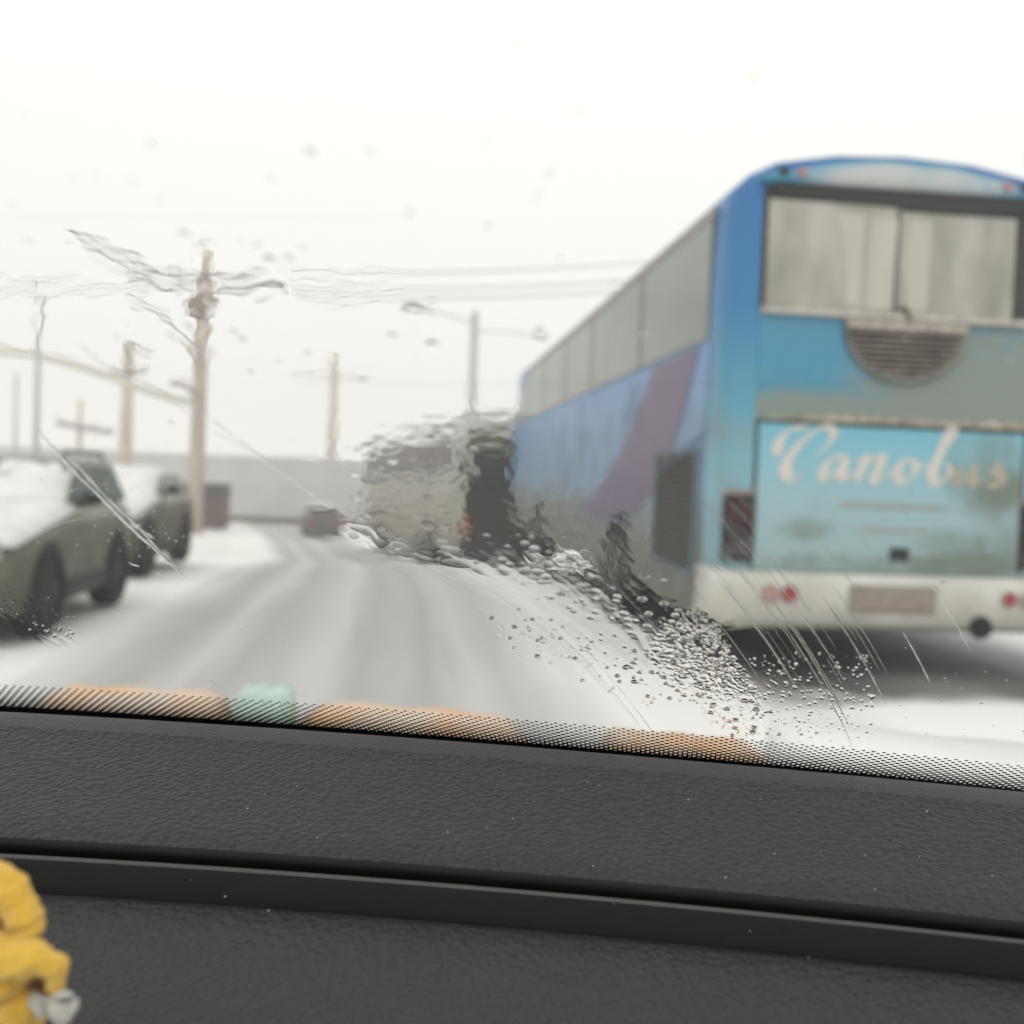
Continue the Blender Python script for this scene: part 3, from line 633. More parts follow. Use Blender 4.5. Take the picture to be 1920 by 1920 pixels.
# ------------------------------------------------------------------ background: fence, box, poles, wires
def onY(x, y, Y):
    d = ray(x, y); return CAM + d * Y / d[1]
pm = P("pale_fence_panel", (0.55, 0.555, 0.555, 1), 0.8, var=0.12, scale=0.8, stretch=(1, 1, 1))
pd = P("fence_post", (0.56, 0.56, 0.56, 1), 0.8)
fence = empty("boundary_fence", (-18, 46.5, -1.15), label="long pale grey panel fence across the far side of the snowy lot", cat="fence")
pmesh = None; x = 0.0
for k in range(14):
    x = k * 2.0
    h = 3.0 if k > 2 else 2.9
    if pmesh is None:
        b = MB().box(0.03, 1.97, -0.03, 0.03, 0.15, 2.95)
        for q in range(6): b.box(0.12 + q * 0.31, 0.26 + q * 0.31, -0.045, -0.028, 0.18, 2.9)
        pmesh = b.build("panel", pm, fence)
        post = MB().box(-0.06, 0.028, -0.04, 0.06, 0, 2.97).build("post", pd, fence)
        kick = MB().box(0.0, 28.0, -0.12, 0.08, 0, 0.28).build("plinth", P("olive_plinth", (0.17, 0.165, 0.12, 1), 0.9, var=0.3), fence)
    else:
        dup_part(pmesh, loc=(x, 0, rnd.uniform(-0.02, 0.02))); dup_part(post, loc=(x, 0, 0))

bxo = empty("rusty_box", (-7.75, 41.0, -1.15), radians(-4), label="rusty brown metal box with a dark top standing before the pale fence", cat="container")
rust = P("rust_brown", (0.115, 0.062, 0.048, 1), 0.85, col2=(0.07, 0.045, 0.04, 1), scale=2)
MB().box(-0.72, 0.72, -0.6, 0.6, 0.06, 1.72).build("body", rust, bxo, bevel=0.03)
MB().box(-0.74, 0.74, -0.62, 0.62, 1.20, 1.62).build("dark_panel", P("dark_top", (0.035, 0.035, 0.04, 1), 0.7), bxo, bevel=0.02)
MB().box(-0.80, 0.80, -0.68, 0.68, 1.725, 1.79).build("lid", P("box_lid", (0.22, 0.20, 0.19, 1), 0.7), bxo, bevel=0.01)
for sx in (-1, 1): MB().box(sx * 0.66 - .08, sx * 0.66 + .08, -0.64, -0.605, 0.1, 1.19).build("rib", rust, bxo)
for sx in (-0.5, 0.5): MB().box(sx - 0.1, sx + 0.1, -0.5, 0.5, -0.02, 0.06).build("skid", pd, bxo)

concrete = P("weathered_pole", (0.50, 0.42, 0.365, 1), 0.85, col2=(0.38, 0.32, 0.275, 1), scale=1.4, stretch=(1, 1, 0.4))
concrete2 = P("sandy_pole", (0.58, 0.51, 0.44, 1), 0.85, col2=(0.46, 0.42, 0.35, 1), scale=1.4)
steel = P("grey_steel", (0.42, 0.425, 0.435, 1), 0.5)
ironm = P("dark_iron", (0.32, 0.30, 0.29, 1), 0.6)
insm = P("insulator", (0.35, 0.33, 0.32, 1), 0.3)
def pole(px, ptop, Y, r, m, label, cross=(), lean=0.0, name="utility_pole", group="power poles across the lot", arms=()):
    t = onY(px, ptop, Y); zb = drop(Y) - 0.05
    base = empty(name, (t[0] - lean, Y, zb), label=label, cat="pole", group=group)
    H = t[2] - zb
    MB().tube([(0, 0, 0), (lean * .5, 0, H / 2), (lean, 0, H)], [r, r * 0.88, r * 0.7], 12).build("shaft", m, base, smooth=True)
    for (dz, l0, l1, th, ang) in cross:
        z = H - dz; xx = lean * z / H
        ca = MB().tube([(xx - l0, -r - th * .4, z + l0 * ang), (xx + l1, -r - th * .4, z - l1 * ang)], th, 6).build("crossarm", ironm, base)
        n = max(2, int((l0 + l1) / 0.75))
        for i in range(n + 1):
            u = -l0 + (l0 + l1) * i / n
            if abs(u) < 0.15: continue
            MB().tube([(xx + u, -r - th * .4, z - u * ang + th * .5), (xx + u, -r - th * .4, z - u * ang + th * .5 + .08), (xx + u, -r - th * .4, z - u * ang + th * .5 + .22)], [.03, .065, .035], 8).build("insulator", insm, ca)
    for pts, th in arms:
        MB().tube([(lean * .8 + a, -r, H - c) for a, c in catmull(pts, 4)], th, 8).build("arm", ironm, base, smooth=True)
    return base, H
main, Hm = pole(385, 462, 38, 0.29, concrete, "tallest brown power pole with wide crossarm, behind the rusty box",
     cross=((1.35, 2.4, 2.9, 0.11, 0.02), (2.2, 0.5, 0.5, 0.16, 0.0)), lean=0.12,
     arms=[([(0.0, 4.2), (-0.5, 3.4), (-1.2, 2.7), (-2.4, 2.0)], 0.07), ([(-1.4, 1.2), (-3.0, 0.55), (-4.6, -0.2)], 0.09), ([(0.0, 5.5), (-0.5, 5.0), (-1.0, 4.95)], 0.1)])
# extra hardware cluster
MB().box(-0.42, 0.42, -0.55, -0.24, Hm - 2.5, Hm - 1.75).build("transformer", P("transformer", (0.22, 0.17, 0.15, 1), 0.7), main, bevel=0.08)
MB().box(1.6, 2.9, -0.5, -0.3, Hm - 1.5, Hm - 1.1).build("switch_gear", ironm, main, bevel=0.05)
pole(243, 640, 40, 0.28, concrete2, "shorter sandy pole between the nearer power pole and the thin steel post", cross=((1.2, 0.5, 0.7, 0.09, -0.1),), lean=0.1, arms=[([(0, 0.4), (0.4, 0.2), (0.8, 0.5)], 0.05)])
pole(151, 750, 52, 0.16, concrete2, "low cross shaped post behind the roof of the nearest car", cross=((1.3, 1.0, 1.6, 0.16, 0.14),), lean=0.0)
pole(628, 668, 60, 0.30, concrete2, "faint sandy pole standing by the bend left of the beige bus", cross=((1.2, 2.2, 2.0, 0.04, 0.0),))
lp, Hl = pole(74, 545, 27, 0.085, steel, "thin grey steel post above the roof of the nearest car", name="lamp_post", group="grey lamp posts")
pole(31, 700, 44, 0.09, steel, "faint thin grey post at the far left above the nearest car", name="lamp_post", group="grey lamp posts")
pole(891, 585, 48, 0.25, steel, "thick grey street lamp post with two arms above the beige bus", name="lamp_post", group="grey lamp posts",
     arms=[([(0.0, 0.6), (-1.4, 0.2), (-2.9, 0.1)], 0.035), ([(-2.5, 0.05), (-3.4, 0.0)], 0.14), ([(0.0, 0.9), (1.6, 0.9), (3.0, 1.0)], 0.03), ([(2.8, 1.0), (3.4, 1.02)], 0.12)])
pipe = empty("overhead_pipe", (-12, 34, 0), label="pale yellow overhead pipe carried on posts at the left", cat="pipe")
pp = [onY(px, py, 33 + i * 1.0) - np.array([-12, 34, 0]) for i, (px, py) in enumerate([(-260, 640), (-60, 652), (80, 668), (190, 700), (300, 740), (378, 758)])]
MB().tube([tuple(p) for p in catmull(pp, 5)], 0.14, 10).build("pipe_run", P("pale_yellow_pipe", (0.66, 0.64, 0.55, 1), 0.7, var=0.15), pipe, smooth=True)
for p in (pp[1],):
    MB().tube([(p[0], p[1], -1.2), tuple(p)], 0.08, 8).build("pipe_post", steel, pipe)
# overhead wires
wires = [((540, 512, 38), (1420, 470, 48)), ((545, 540, 38), (1420, 505, 48)), ((560, 556, 38), (1420, 525, 48)), ((-80, 530, 36), (270, 522, 38)), ((-80, 548, 36), (275, 540, 38))]
for i, (a, b_) in enumerate(wires):
    A = onY(*a); Bq = onY(*b_); pts = []
    for t in np.linspace(0, 1, 15):
        p = A * (1 - t) + Bq * t; p[2] -= 0.55 * 4 * t * (1 - t) * (0.6 if i < 3 else 0.2); pts.append(tuple(p))
    o = MB().tube(pts, 0.035 if i < 3 else 0.028, 6).build("overhead_wire", ironm)
    tag(o, ["upper wire strung from the tall pole toward the roof of the blue coach", "middle wire strung from the tall pole toward the blue coach", "lowest wire strung from the tall pole toward the blue coach",
            "upper wire running left from the crossarm of the tall pole", "lower wire running left from the crossarm of the tall pole"][i], "wire", "overhead wires from the tall pole")

# ------------------------------------------------------------------ our own car: dashboard, windscreen, bonnet
own = empty("own_car", (0, 0.4, 0.0), label="interior of our own car, black grained dashboard under a wet windscreen", cat="car")
OC = np.array([0, 0.4, 0.0])
topc = np.polyfit([-.165, -.023, .108, .223], [.442, .415, .379, .343], 2)
crec = np.polyfit([-.126, -.017, .086, .179], [.338, .320, .297, .272], 2)
def dash_pt(x, a, H):
    a_t = np.polyval(topc, x); a_c = np.polyval(crec, x); k = a_t + (a_c - a_t) * a
    return (x, k - 0.4, EYE - H)
def dash_part(name, prof, m, n=220):
    xs_ = np.linspace(-0.75, 0.85, n); secs = [[dash_pt(x, a, h) for a, h in prof] for x in xs_]
    k = len(prof); vs = [p for s in secs for p in s]
    fs = [(i * k + j, (i + 1) * k + j, (i + 1) * k + j + 1, i * k + j + 1) for i in range(n - 1) for j in range(k - 1)]
    me = bpy.data.meshes.new(name); me.from_pydata(vs, [], fs); me.shade_smooth(); me.materials.append(m)
    bm = bmesh.new(); bm.from_mesh(me); bmesh.ops.recalc_face_normals(bm, faces=bm.faces); bm.to_mesh(me); bm.free()
    o = bpy.data.objects.new(name, me); COL.objects.link(o); o.parent = own
    return o
def leather(name, col, scale, strength, rough=0.55, smooth_above=None, dist=0.0012):
    m, t = new_mat(name); L = t.links.new; N = t.nodes.new
    o = N("ShaderNodeOutputMaterial"); b = N("ShaderNodeBsdfPrincipled"); L(b.outputs[0], o.inputs[0])
    c = N("ShaderNodeTexCoord")
    n0 = N("ShaderNodeTexNoise"); n0.inputs['Scale'].default_value = scale * 0.55; L(c.outputs['Object'], n0.inputs['Vector'])
    ad = N("ShaderNodeVectorMath"); ad.operation = 'MULTIPLY_ADD'; L(n0.outputs['Color'], ad.inputs[0]); ad.inputs[1].default_value = (0.35 / scale,) * 3; L(c.outputs['Object'], ad.inputs[2])
    v = N("ShaderNodeTexVoronoi"); v.feature = 'SMOOTH_F1'; v.inputs['Smoothness'].default_value = 0.35; v.inputs['Scale'].default_value = scale; L(ad.outputs[0], v.inputs['Vector'])
    mr = N("ShaderNodeMapRange"); mr.interpolation_type = 'SMOOTHSTEP'; mr.inputs[1].default_value = 0.15; mr.inputs[2].default_value = 0.75; mr.inputs[3].default_value = 1; mr.inputs[4].default_value = 0; L(v.outputs['Distance'], mr.inputs[0])
    n1 = N("ShaderNodeTexNoise"); n1.inputs['Scale'].default_value = scale * 3; n1.inputs['Detail'].default_value = 4; L(c.outputs['Object'], n1.inputs['Vector'])
    ma = N("ShaderNodeMath"); ma.operation = 'MULTIPLY_ADD'; L(n1.outputs[0], ma.inputs[0]); ma.inputs[1].default_value = 0.25; L(mr.outputs[0], ma.inputs[2])
    bp = N("ShaderNodeBump"); bp.inputs['Strength'].default_value = strength; bp.inputs['Distance'].default_value = dist
    L(ma.outputs[0], bp.inputs['Height']); L(bp.outputs[0], b.inputs['Normal'])
    n2 = N("ShaderNodeTexNoise"); n2.inputs['Scale'].default_value = 9; n2.inputs['Detail'].default_value = 2; L(c.outputs['Object'], n2.inputs['Vector'])
    r = N("ShaderNodeValToRGB"); r.color_ramp.elements[0].position = 0.3; r.color_ramp.elements[1].position = 0.7
    r.color_ramp.elements[0].color = col; r.color_ramp.elements[1].color = (col[0] * 0.92, col[1] * 1.02, col[2] * 1.02, 1)
    L(n2.outputs[0], r.inputs[0]); L(r.outputs[0], b.inputs['Base Color'])
    b.inputs['Roughness'].default_value = rough; b.inputs['Specular IOR Level'].default_value = 0.35
    return m
lea = leather("grained_pad", (0.024, 0.022, 0.0245, 1), 430, 0.7, dist=0.0016)
lea_s = leather("fine_grained_edge", (0.035, 0.0315, 0.032, 1), 700, 0.3)
lea2 = leather("lower_pad", (0.027, 0.0265, 0.0285, 1), 400, 0.4, dist=0.0014)
dash_part("pad_edge", [(-0.95, 0.150), (-0.55, 0.140), (-0.20, 0.122), (-0.12, 0.113), (-0.06, 0.1076), (0.0, 0.1056), (0.08, 0.1059), (0.16, 0.1072)], lea_s)
dash_part("dash_pad", [(0.16, 0.1072), (0.19, 0.1081), (0.3, 0.1103), (0.45, 0.1131), (0.6, 0.1158), (0.75, 0.1182), (0.85, 0.1196), (0.91, 0.1210), (0.957, 0.1226)], lea)
dash_part("pad_lip", [(0.957, 0.1226), (0.967, 0.1233), (0.970, 0.1241), (0.964, 0.1252), (0.93, 0.1280), (0.85, 0.136), (0.82, 0.155)], P("pad_lip_skin", (0.018, 0.017, 0.018, 1), 0.85, 0.15))
dash_part("gap_floor", [(0.80, 0.154), (1.10, 0.154)], P("gap_black", (0.006, 0.006, 0.006, 1), 0.9, 0.1), 40)
ledge = P("satin_trim", (0.015, 0.015, 0.0145, 1), 0.65, 0.12, bump=0.1, bscale=900)
dash_part("trim_edge", [(1.02, 0.155), (1.0, 0.134), (0.998, 0.1275), (1.003, 0.1263), (1.010, 0.1260), (1.016, 0.1262), (1.020, 0.1269)], P("trim_edge_highlight", (0.055, 0.053, 0.051, 1), 0.5, 0.4))  # lighter colour puts a highlight along the trim's top edge
dash_part("trim_strip", [(1.020, 0.1269), (1.028, 0.1285), (1.040, 0.1372), (1.045, 0.142)], ledge)
dash_part("lower_dash", [(1.035, 0.150), (1.04, 0.1385), (1.06, 0.1362), (1.10, 0.1362), (1.25, 0.1385), (1.5, 0.144), (1.8, 0.153), (2.1, 0.168), (2.35, 0.195), (2.5, 0.24), (2.6, 0.32), (2.75, 0.5), (3.3, 0.7), (5.5, 0.72), (9, 0.72)], lea2)

# windscreen frame of reference
PHI, RAKE = radians(14.5), radians(30)
AU = np.array([cos(PHI), -sin(PHI), 0]); back = np.array([-sin(PHI), -cos(PHI), 0])
AV = back * cos(RAKE) + np.array([0, 0, 1]) * sin(RAKE)
NO = np.cross(AU, AV); NO = NO if NO[2] > 0 else -NO            # outward (up and forward)
G0 = np.array([-0.025, 0.431, EYE - 0.095])
GM = Matrix(((AU[0], AV[0], NO[0], G0[0] - OC[0]), (AU[1], AV[1], NO[1], G0[1] - OC[1]), (AU[2], AV[2], NO[2], G0[2] - OC[2]), (0, 0, 0, 1)))
GMW = Matrix.Translation(Vector(OC)) @ GM
def g_uv(x, y):
    """where the sight line of a photographed drop meets the glass, in metres along the pane"""
    x = np.asarray(x, float); y = np.asarray(y, float)
    d = Fw[None, :] + np.outer((x.ravel() - 960) / FPX, Rt) - np.outer((y.ravel() - 960) / FPX, Up)
    t = ((G0 - CAM) @ NO) / (d @ NO)
    p = CAM + d * t[:, None] - G0
    return (p @ AU).reshape(x.shape), (p @ AV).reshape(x.shape)

def glass_sheet():
    m, t = new_mat("windscreen_glass"); L = t.links.new; N = t.nodes.new
    o = N("ShaderNodeOutputMaterial"); tr = N("ShaderNodeBsdfTransparent"); tr.inputs[0].default_value = (0.985, 0.99, 0.985, 1)
    gl = N("ShaderNodeBsdfGlossy"); gl.inputs['Roughness'].default_value = 0.0
    lw = N("ShaderNodeLayerWeight"); lw.inputs[0].default_value = 0.5
    fr = N("ShaderNodeMath"); fr.operation = 'POWER'; fr.inputs[1].default_value = 4.5; L(lw.outputs['Facing'], fr.inputs[0])
    f2 = N("ShaderNodeMath"); f2.operation = 'MULTIPLY_ADD'; f2.inputs[1].default_value = 0.12; f2.inputs[2].default_value = 0.01; L(fr.outputs[0], f2.inputs[0]); fr = f2
    mx_ = N("ShaderNodeMixShader"); L(fr.outputs[0], mx_.inputs[0]); L(tr.outputs[0], mx_.inputs[1]); L(gl.outputs[0], mx_.inputs[2]); L(mx_.outputs[0], o.inputs[0])
    return m
screen = MB().box(-0.85, 0.95, -0.055, 0.75, -0.005, 0.0).build("windscreen", glass_sheet(), own)
screen.matrix_local = GM

# black printed band and dots along the foot of the glass (inner face)
fx = np.array([0, 320, 640, 960, 1280, 1600, 1920.]); fy = np.array([1270, 1288, 1308, 1332, 1360, 1388, 1419.]) - 7
fu, fv = g_uv(fx, fy); fpoly = np.polyfit(fu, fv, 2)
frit = P("black_frit", (0.004, 0.004, 0.004, 1), 0.6, 0.2)
ZI = -0.0052
PITCHM = 0.00385
rowv = 0.00215
b = MB(); nrows = 22
us_ = np.arange(-0.34, 0.40, PITCHM)
for r_ in range(nrows):
    k = (r_ + 0.5) / nrows
    rad = PITCHM * (0.20 + 0.33 * k)
    for u in us_ + (PITCHM / 2 if r_ % 2 else 0):
        v = np.polyval(fpoly, u) - r_ * rowv
        seg = 8
        b.add([(u + rad * cos(a), v + rad * 1.0 * sin(a), ZI - 0.00001 * r_) for a in np.linspace(0, 2 * pi, seg, endpoint=False)], [tuple(range(seg))])
fd = b.build("frit_dots", frit, screen); fd['kind'] = 'stuff'
b = MB(); uu = np.linspace(-0.8, 0.9, 120); top = np.polyval(fpoly, uu) - (nrows - 7.5) * rowv
b.add([(u, v, ZI - 0.0004) for u, v in zip(uu, top)] + [(u, -0.16, ZI - 0.0004) for u in uu], [(i, i + 1, 120 + i + 1, 120 + i) for i in range(119)])
b.build("frit_band", frit, screen)

# bonnet outside, below the sight line
bon = MB(); secs = []
for v_, h_ in ((0.56, 0.24), (0.58, 0.185), (0.66, 0.205), (0.8, 0.245), (1.1, 0.33), (1.4, 0.42), (1.55, 0.52), (1.6, 0.75)):
    secs.append([(cos(PHI) * u + sin(PHI) * v_, cos(PHI) * v_ - sin(PHI) * u - 0.4, EYE - h_ - 0.05 * (u / 0.8) ** 4) for u in np.linspace(-0.85, 0.85, 17)])
k = 17; vs = [p for s in secs for p in s]
bon.add(vs, [(i * k + j, i * k + j + 1, (i + 1) * k + j + 1, (i + 1) * k + j) for i in range(len(secs) - 1) for j in range(k - 1)])
bon.build("bonnet", P("dark_bonnet", (0.03, 0.03, 0.03, 1), 0.4, var=0.2), own, smooth=True)

# snow lying on the bonnet and coloured strips standing in for tints reflected in the glass
def ribbon(name, pxs, Yd, m, label, cat, th=0.022, width=0.08, dz=0.0, seed=1):
    b = MB(); secs = []; rr = random.Random(seed); n = 40
    for i in range(n + 1):
        t = i / n; x = pxs[0][0] + (pxs[1][0] - pxs[0][0]) * t; y = pxs[0][1] + (pxs[1][1] - pxs[0][1]) * t + 2.5 * sin(i * 0.5 + seed) + 22 * max(0, 1 - min(t, 1 - t) * 5) ** 1.5
        d = ray(x, y); p = CAM + d * (Yd / d[1]); e = min(1, 8 * min(t, 1 - t) + .15)
        secs.append([(p[0], p[1] + width * e, p[2] - 0.08), (p[0], p[1] + width * e * .8, p[2] - th * (1 - e)), (p[0], p[1] + rr.uniform(-.004, .004), p[2] - th * (1 - e) * 1.5), (p[0], p[1] - width * .4 * e, p[2] - 0.02), (p[0], p[1] - width * .5 * e, p[2] - 0.09)])
    o = b.loft(secs).build(name, m, None, smooth=True); return tag(o, label, cat)
orange = P("orange_reflection_tint", (0.64, 0.56, 0.49, 1), 0.8, col2=(0.72, 0.46, 0.28, 1), scale=14)  # peach and orange of a windscreen reflection, coloured onto solid strips
ribbon("orange_reflection", [(40, 1303), (445, 1321)], 1.10, orange, "orange strip standing in for a reflection at the foot of the windscreen, left of the mint one", "strip", seed=2)
ribbon("orange_reflection", [(540, 1332), (1010, 1368)], 1.10, orange, "orange strip standing in for a reflection behind the dotted band, right of the mint one", "strip", seed=5)
ribbon("orange_reflection", [(1120, 1388), (1470, 1416)], 1.10, orange, "orange strip standing in for a reflection below the dense water droplets", "strip", seed=7)
ribbon("mint_reflection", [(432, 1298), (555, 1309)], 1.10, P("mint_reflection_tint", (0.50, 0.64, 0.58, 1), 0.8, var=0.1, scale=30), "pale mint strip standing in for a reflection between two orange ones at the windscreen foot", "strip", seed=3)
ribbon("bonnet_snow", [(1440, 1395), (2300, 1482)], 0.70, snow2, "snow lying on the bonnet below the blue coach", "snow", seed=4, width=0.12)

# ------------------------------------------------------------------ water on the outside of the glass
def refr_mat(name, ior=1.333, gloss=0.0):
    m, t = new_mat(name); L = t.links.new; N = t.nodes.new
    o = N("ShaderNodeOutputMaterial")
    if gloss:
        r = N("ShaderNodeBsdfGlass"); r.inputs['IOR'].default_value = ior; r.inputs['Roughness'].default_value = 0
    else:
        r = N("ShaderNodeBsdfRefraction"); r.inputs['IOR'].default_value = ior; r.inputs['Roughness'].default_value = 0
    L(r.outputs[0], o.inputs[0]); return m
film_m = refr_mat("water_film"); drop_m = refr_mat("water_drop", gloss=1)

def poly_sd(px, py, poly):
    """signed distance in px, positive inside"""
    n = len(poly); d = np.full(px.shape, 1e9); inside = np.zeros(px.shape, bool)
    for i in range(n):
        x0, y0 = poly[i]; x1, y1 = poly[(i + 1) % n]
        ex, ey = x1 - x0, y1 - y0; t = np.clip(((px - x0) * ex + (py - y0) * ey) / (ex * ex + ey * ey), 0, 1)
        d = np.minimum(d, np.hypot(px - x0 - t * ex, py - y0 - t * ey))
        c = ((y0 > py) != (y1 > py)) & (px < (x1 - x0) * (py - y0) / (y1 - y0 + 1e-12) + x0); inside ^= c
    return np.where(inside, d, -d)
def soft(sd, a): return np.clip(sd / a * 0.5 + 0.5, 0, 1) ** 2 * (3 - 2 * np.clip(sd / a * 0.5 + 0.5, 0, 1))

def film(name, x0, x1, y0, y1, step, hfun, label, drops=()):
    nx = int((x1 - x0) / step) + 1; ny = int((y1 - y0) / step) + 1
    px, py = np.meshgrid(np.linspace(x0, x1, nx), np.linspace(y0, y1, ny))
    u, v = g_uv(px, py)
    h = hfun(px, py, u * 1000, v * 1000)              # millimetres
    for (dx, dy, rpx, sl) in drops:
        cu, cv = g_uv(np.array([dx]), np.array([dy])); cu = cu[0]; cv = cv[0]
        i = int((dx - x0) / step); j = int((dy - y0) / step); wi = int(rpx / step) + 3
        i0, i1, j0, j1 = max(0, i - wi), min(nx, i + wi), max(0, j - wi), min(ny, j + wi)
        if i1 - i0 < 2 or j1 - j0 < 2: continue
        R = rpx * 0.00022 * 1000 * (g_scale(dy))
        ang = (dx * 12.9898 + dy * 78.233) % 1.0
        q = np.hypot((u[j0:j1, i0:i1] - cu) * 1000, (v[j0:j1, i0:i1] - cv) * 1000 * (0.8 + 0.5 * ang))
        dome = np.maximum(0, 1 - (q / R) ** 2) * R * sl * 0.5
        h[j0:j1, i0:i1] = np.maximum(h[j0:j1, i0:i1], dome + h[j0:j1, i0:i1] * 0.3)
    h = h + 0.04
    U = u * 1000; V = v * 1000
    # normals from central differences in the glass plane
    Ux, Uy = np.gradient(U, axis=1), np.gradient(U, axis=0); Vx, Vy = np.gradient(V, axis=1), np.gradient(V, axis=0)
    hx, hy = np.gradient(h, axis=1), np.gradient(h, axis=0); det = Ux * Vy - Uy * Vx
    hu = (hx * Vy - hy * Vx) / det; hv = (-hx * Uy + hy * Ux) / det
    nrm = np.stack([-hu, -hv, np.ones_like(h)], -1); nrm /= np.linalg.norm(nrm, axis=-1, keepdims=True)
    co = np.stack([u, v, 0.0001 + h * 0.001], -1).reshape(-1, 3)
    nv = nx * ny
    jj, ii = np.meshgrid(np.arange(ny - 1), np.arange(nx - 1), indexing='ij'); a = (jj * nx + ii).ravel()
    quads = np.stack([a, a + nx, a + nx + 1, a + 1], -1)
    # orientation: outward normal is +z of the pane
    e1 = co[quads[0, 1]] - co[quads[0, 0]]; e2 = co[quads[0, 3]] - co[quads[0, 0]]
    if np.cross(e1, e2)[2] < 0: quads = quads[:, ::-1]
    # flat underside, coarse strips along the border share its outline
    cor = [0, nx - 1, nv - 1, nv - nx]
    bco = co[cor].copy(); bco[:, 2] = 0.0001
    me = bpy.data.meshes.new(name)
    allco = np.concatenate([co, bco]); me.vertices.add(len(allco)); me.vertices.foreach_set('co', allco.ravel())
    bq = np.array([[nv, nv + 1, nv + 2, nv + 3]]); e1 = bco[1] - bco[0]; e2 = bco[3] - bco[0]
    if np.cross(e1, e2)[2] > 0: bq = bq[:, ::-1]
    fq = np.concatenate([quads, bq]); me.loops.add(fq.size); me.loops.foreach_set('vertex_index', fq.ravel())
    me.polygons.add(len(fq)); me.polygons.foreach_set('loop_start', np.arange(0, fq.size, 4)); me.polygons.foreach_set('loop_total', np.full(len(fq), 4))
    me.update(); me.validate()
    me.shade_smooth()
    bn = np.tile([0, 0, -1.0], (4, 1))
    me.normals_split_custom_set_from_vertices(np.concatenate([nrm.reshape(-1, 3), bn]).tolist())
    me.materials.append(film_m)
    o = bpy.data.objects.new(name, me); COL.objects.link(o); o.matrix_world = GMW
    tag(o, label, "water", kind='stuff'); return o
def g_scale(y):  # how much nearer the pane is higher up in the picture, compared with its foot
    u0, v0 = g_uv(np.array([960.0]), np.array([float(y)])); u1, v1 = g_uv(np.array([970.0]), np.array([float(y)])); return abs(u1[0] - u0[0]) / 10 / 0.00022

PVX, PVY = 388.0, 1945.0
main_poly = [(640, 845), (690, 800), (780, 775), (880, 760), (950, 780), (965, 850), (955, 930), (1010, 955), (1100, 955), (1165, 970), (1215, 1050), (1290, 1160), (1350, 1205), (1330, 1255), (1235, 1245), (1130, 1190), (1010, 1120), (900, 1072), (790, 1050), (700, 1030), (655, 985), (635, 920)]
streak_poly = [(930, 960), (1180, 960), (1260, 1120), (1340, 1230), (1230, 1270), (1080, 1190), (950, 1110), (840, 1060), (760, 1035), (860, 1000)]
trail_poly = [(1300, 900), (1440, 960), (1560, 1150), (1640, 1330), (1560, 1400), (1380, 1250), (1300, 1080)]
dense = [(1240, 1165), (1310, 1150), (1352, 1190), (1390, 1260), (1440, 1330), (1470, 1385), (1400, 1395), (1330, 1345), (1260, 1270), (1215, 1230)]
def h_main(px, py, U, V):
    sd = poly_sd(px, py, main_poly); m = soft(sd, 14)
    wx = px + 14 * vnoise(px / 40, py / 30, 1); wy = py + 9 * vnoise(px / 38, py / 26, 2)
    rip = 0.021 * vnoise(wx / 27, wy / 12.5, 4) + 0.006 * vnoise(wx / 13, wy / 6.5, 5) + 0.026 * vnoise(wx / 60, wy / 26, 6)
    rho = np.hypot(px - PVX, py - PVY); th = np.arctan2(py - PVY, px - PVX) * 1000
    ms = soft(poly_sd(px, py, streak_poly), 22)
    st_ = 0.020 * vnoise(rho / 17 + 0.6 * vnoise(th / 60, rho / 60, 8), th / 170, 7) + 0.004 * vnoise(rho / 7, th / 120, 9)
    mt = soft(poly_sd(px, py, trail_poly), 40)
    tr = 0.0022 * vnoise(rho / 4.5, th / 150, 10) * np.clip(vnoise(rho / 40, th / 200, 12) + 0.35, 0, 1)
    fine = (0.0009 * vnoise(rho / 7, th / 120, 14) + 0.0006 * vnoise(rho / 3.2, th / 90, 15)) * soft(poly_sd(px, py, [(640, 900), (1100, 930), (1700, 1300), (1650, 1420), (900, 1350)]), 60)
    md = soft(poly_sd(px, py, dense), 16)
    sx_ = px * 0.94 + py * 0.34; sy_ = py * 0.94 - px * 0.34
    nb = vnoise(wx / 14, wy / 5.0, 17) * (0.7 + 0.6 * vnoise(px / 30, py / 20, 19)) + 0.5 * vnoise(sx_ / 8, sy_ / 3.2, 18)
    blob = 0.16 * np.clip(nb + 0.05, 0, 1) ** 0.9 * (0.18 + 0.82 * soft(1285 - py, 50))
    wide = soft(sd + 45, 55) * (1 - m)
    soft_r = 0.010 * vnoise(px / 34, py / 17, 51) + 0.006 * np.clip(vnoise(px / 15, py / 8, 52) - 0.25, 0, 1)
    side = soft(poly_sd(px, py, [(950, 800), (1080, 850), (1230, 960), (1260, 1120), (1120, 1080), (960, 960)]), 45)
    wide = np.maximum(wide, side * (1 - m))
    return wide * soft_r + m * rip * (1 - 0.4 * ms) + ms * st_ * 1.2 + mt * tr + fine + md * blob
rs = random.Random(21)
hd = []
def inpoly(x, y, poly): return poly_sd(np.array([x]), np.array([y]), poly)[0]
dense = [(1240, 1165), (1310, 1150), (1352, 1190), (1390, 1260), (1440, 1330), (1470, 1385), (1400, 1395), (1330, 1345), (1260, 1270), (1215, 1230)]
n_ = 0
while n_ < 170:
    x = rs.uniform(1205, 1470); y = rs.uniform(1140, 1398)
    if inpoly(x, y, dense) < rs.uniform(-12, 8): continue
    r_ = 2.5 + 7 * rs.random() ** 2.2; r_ *= (1.0 if y < 1290 else 0.75); hd.append((x, y, r_, rs.uniform(0.12, 0.42))); n_ += 1
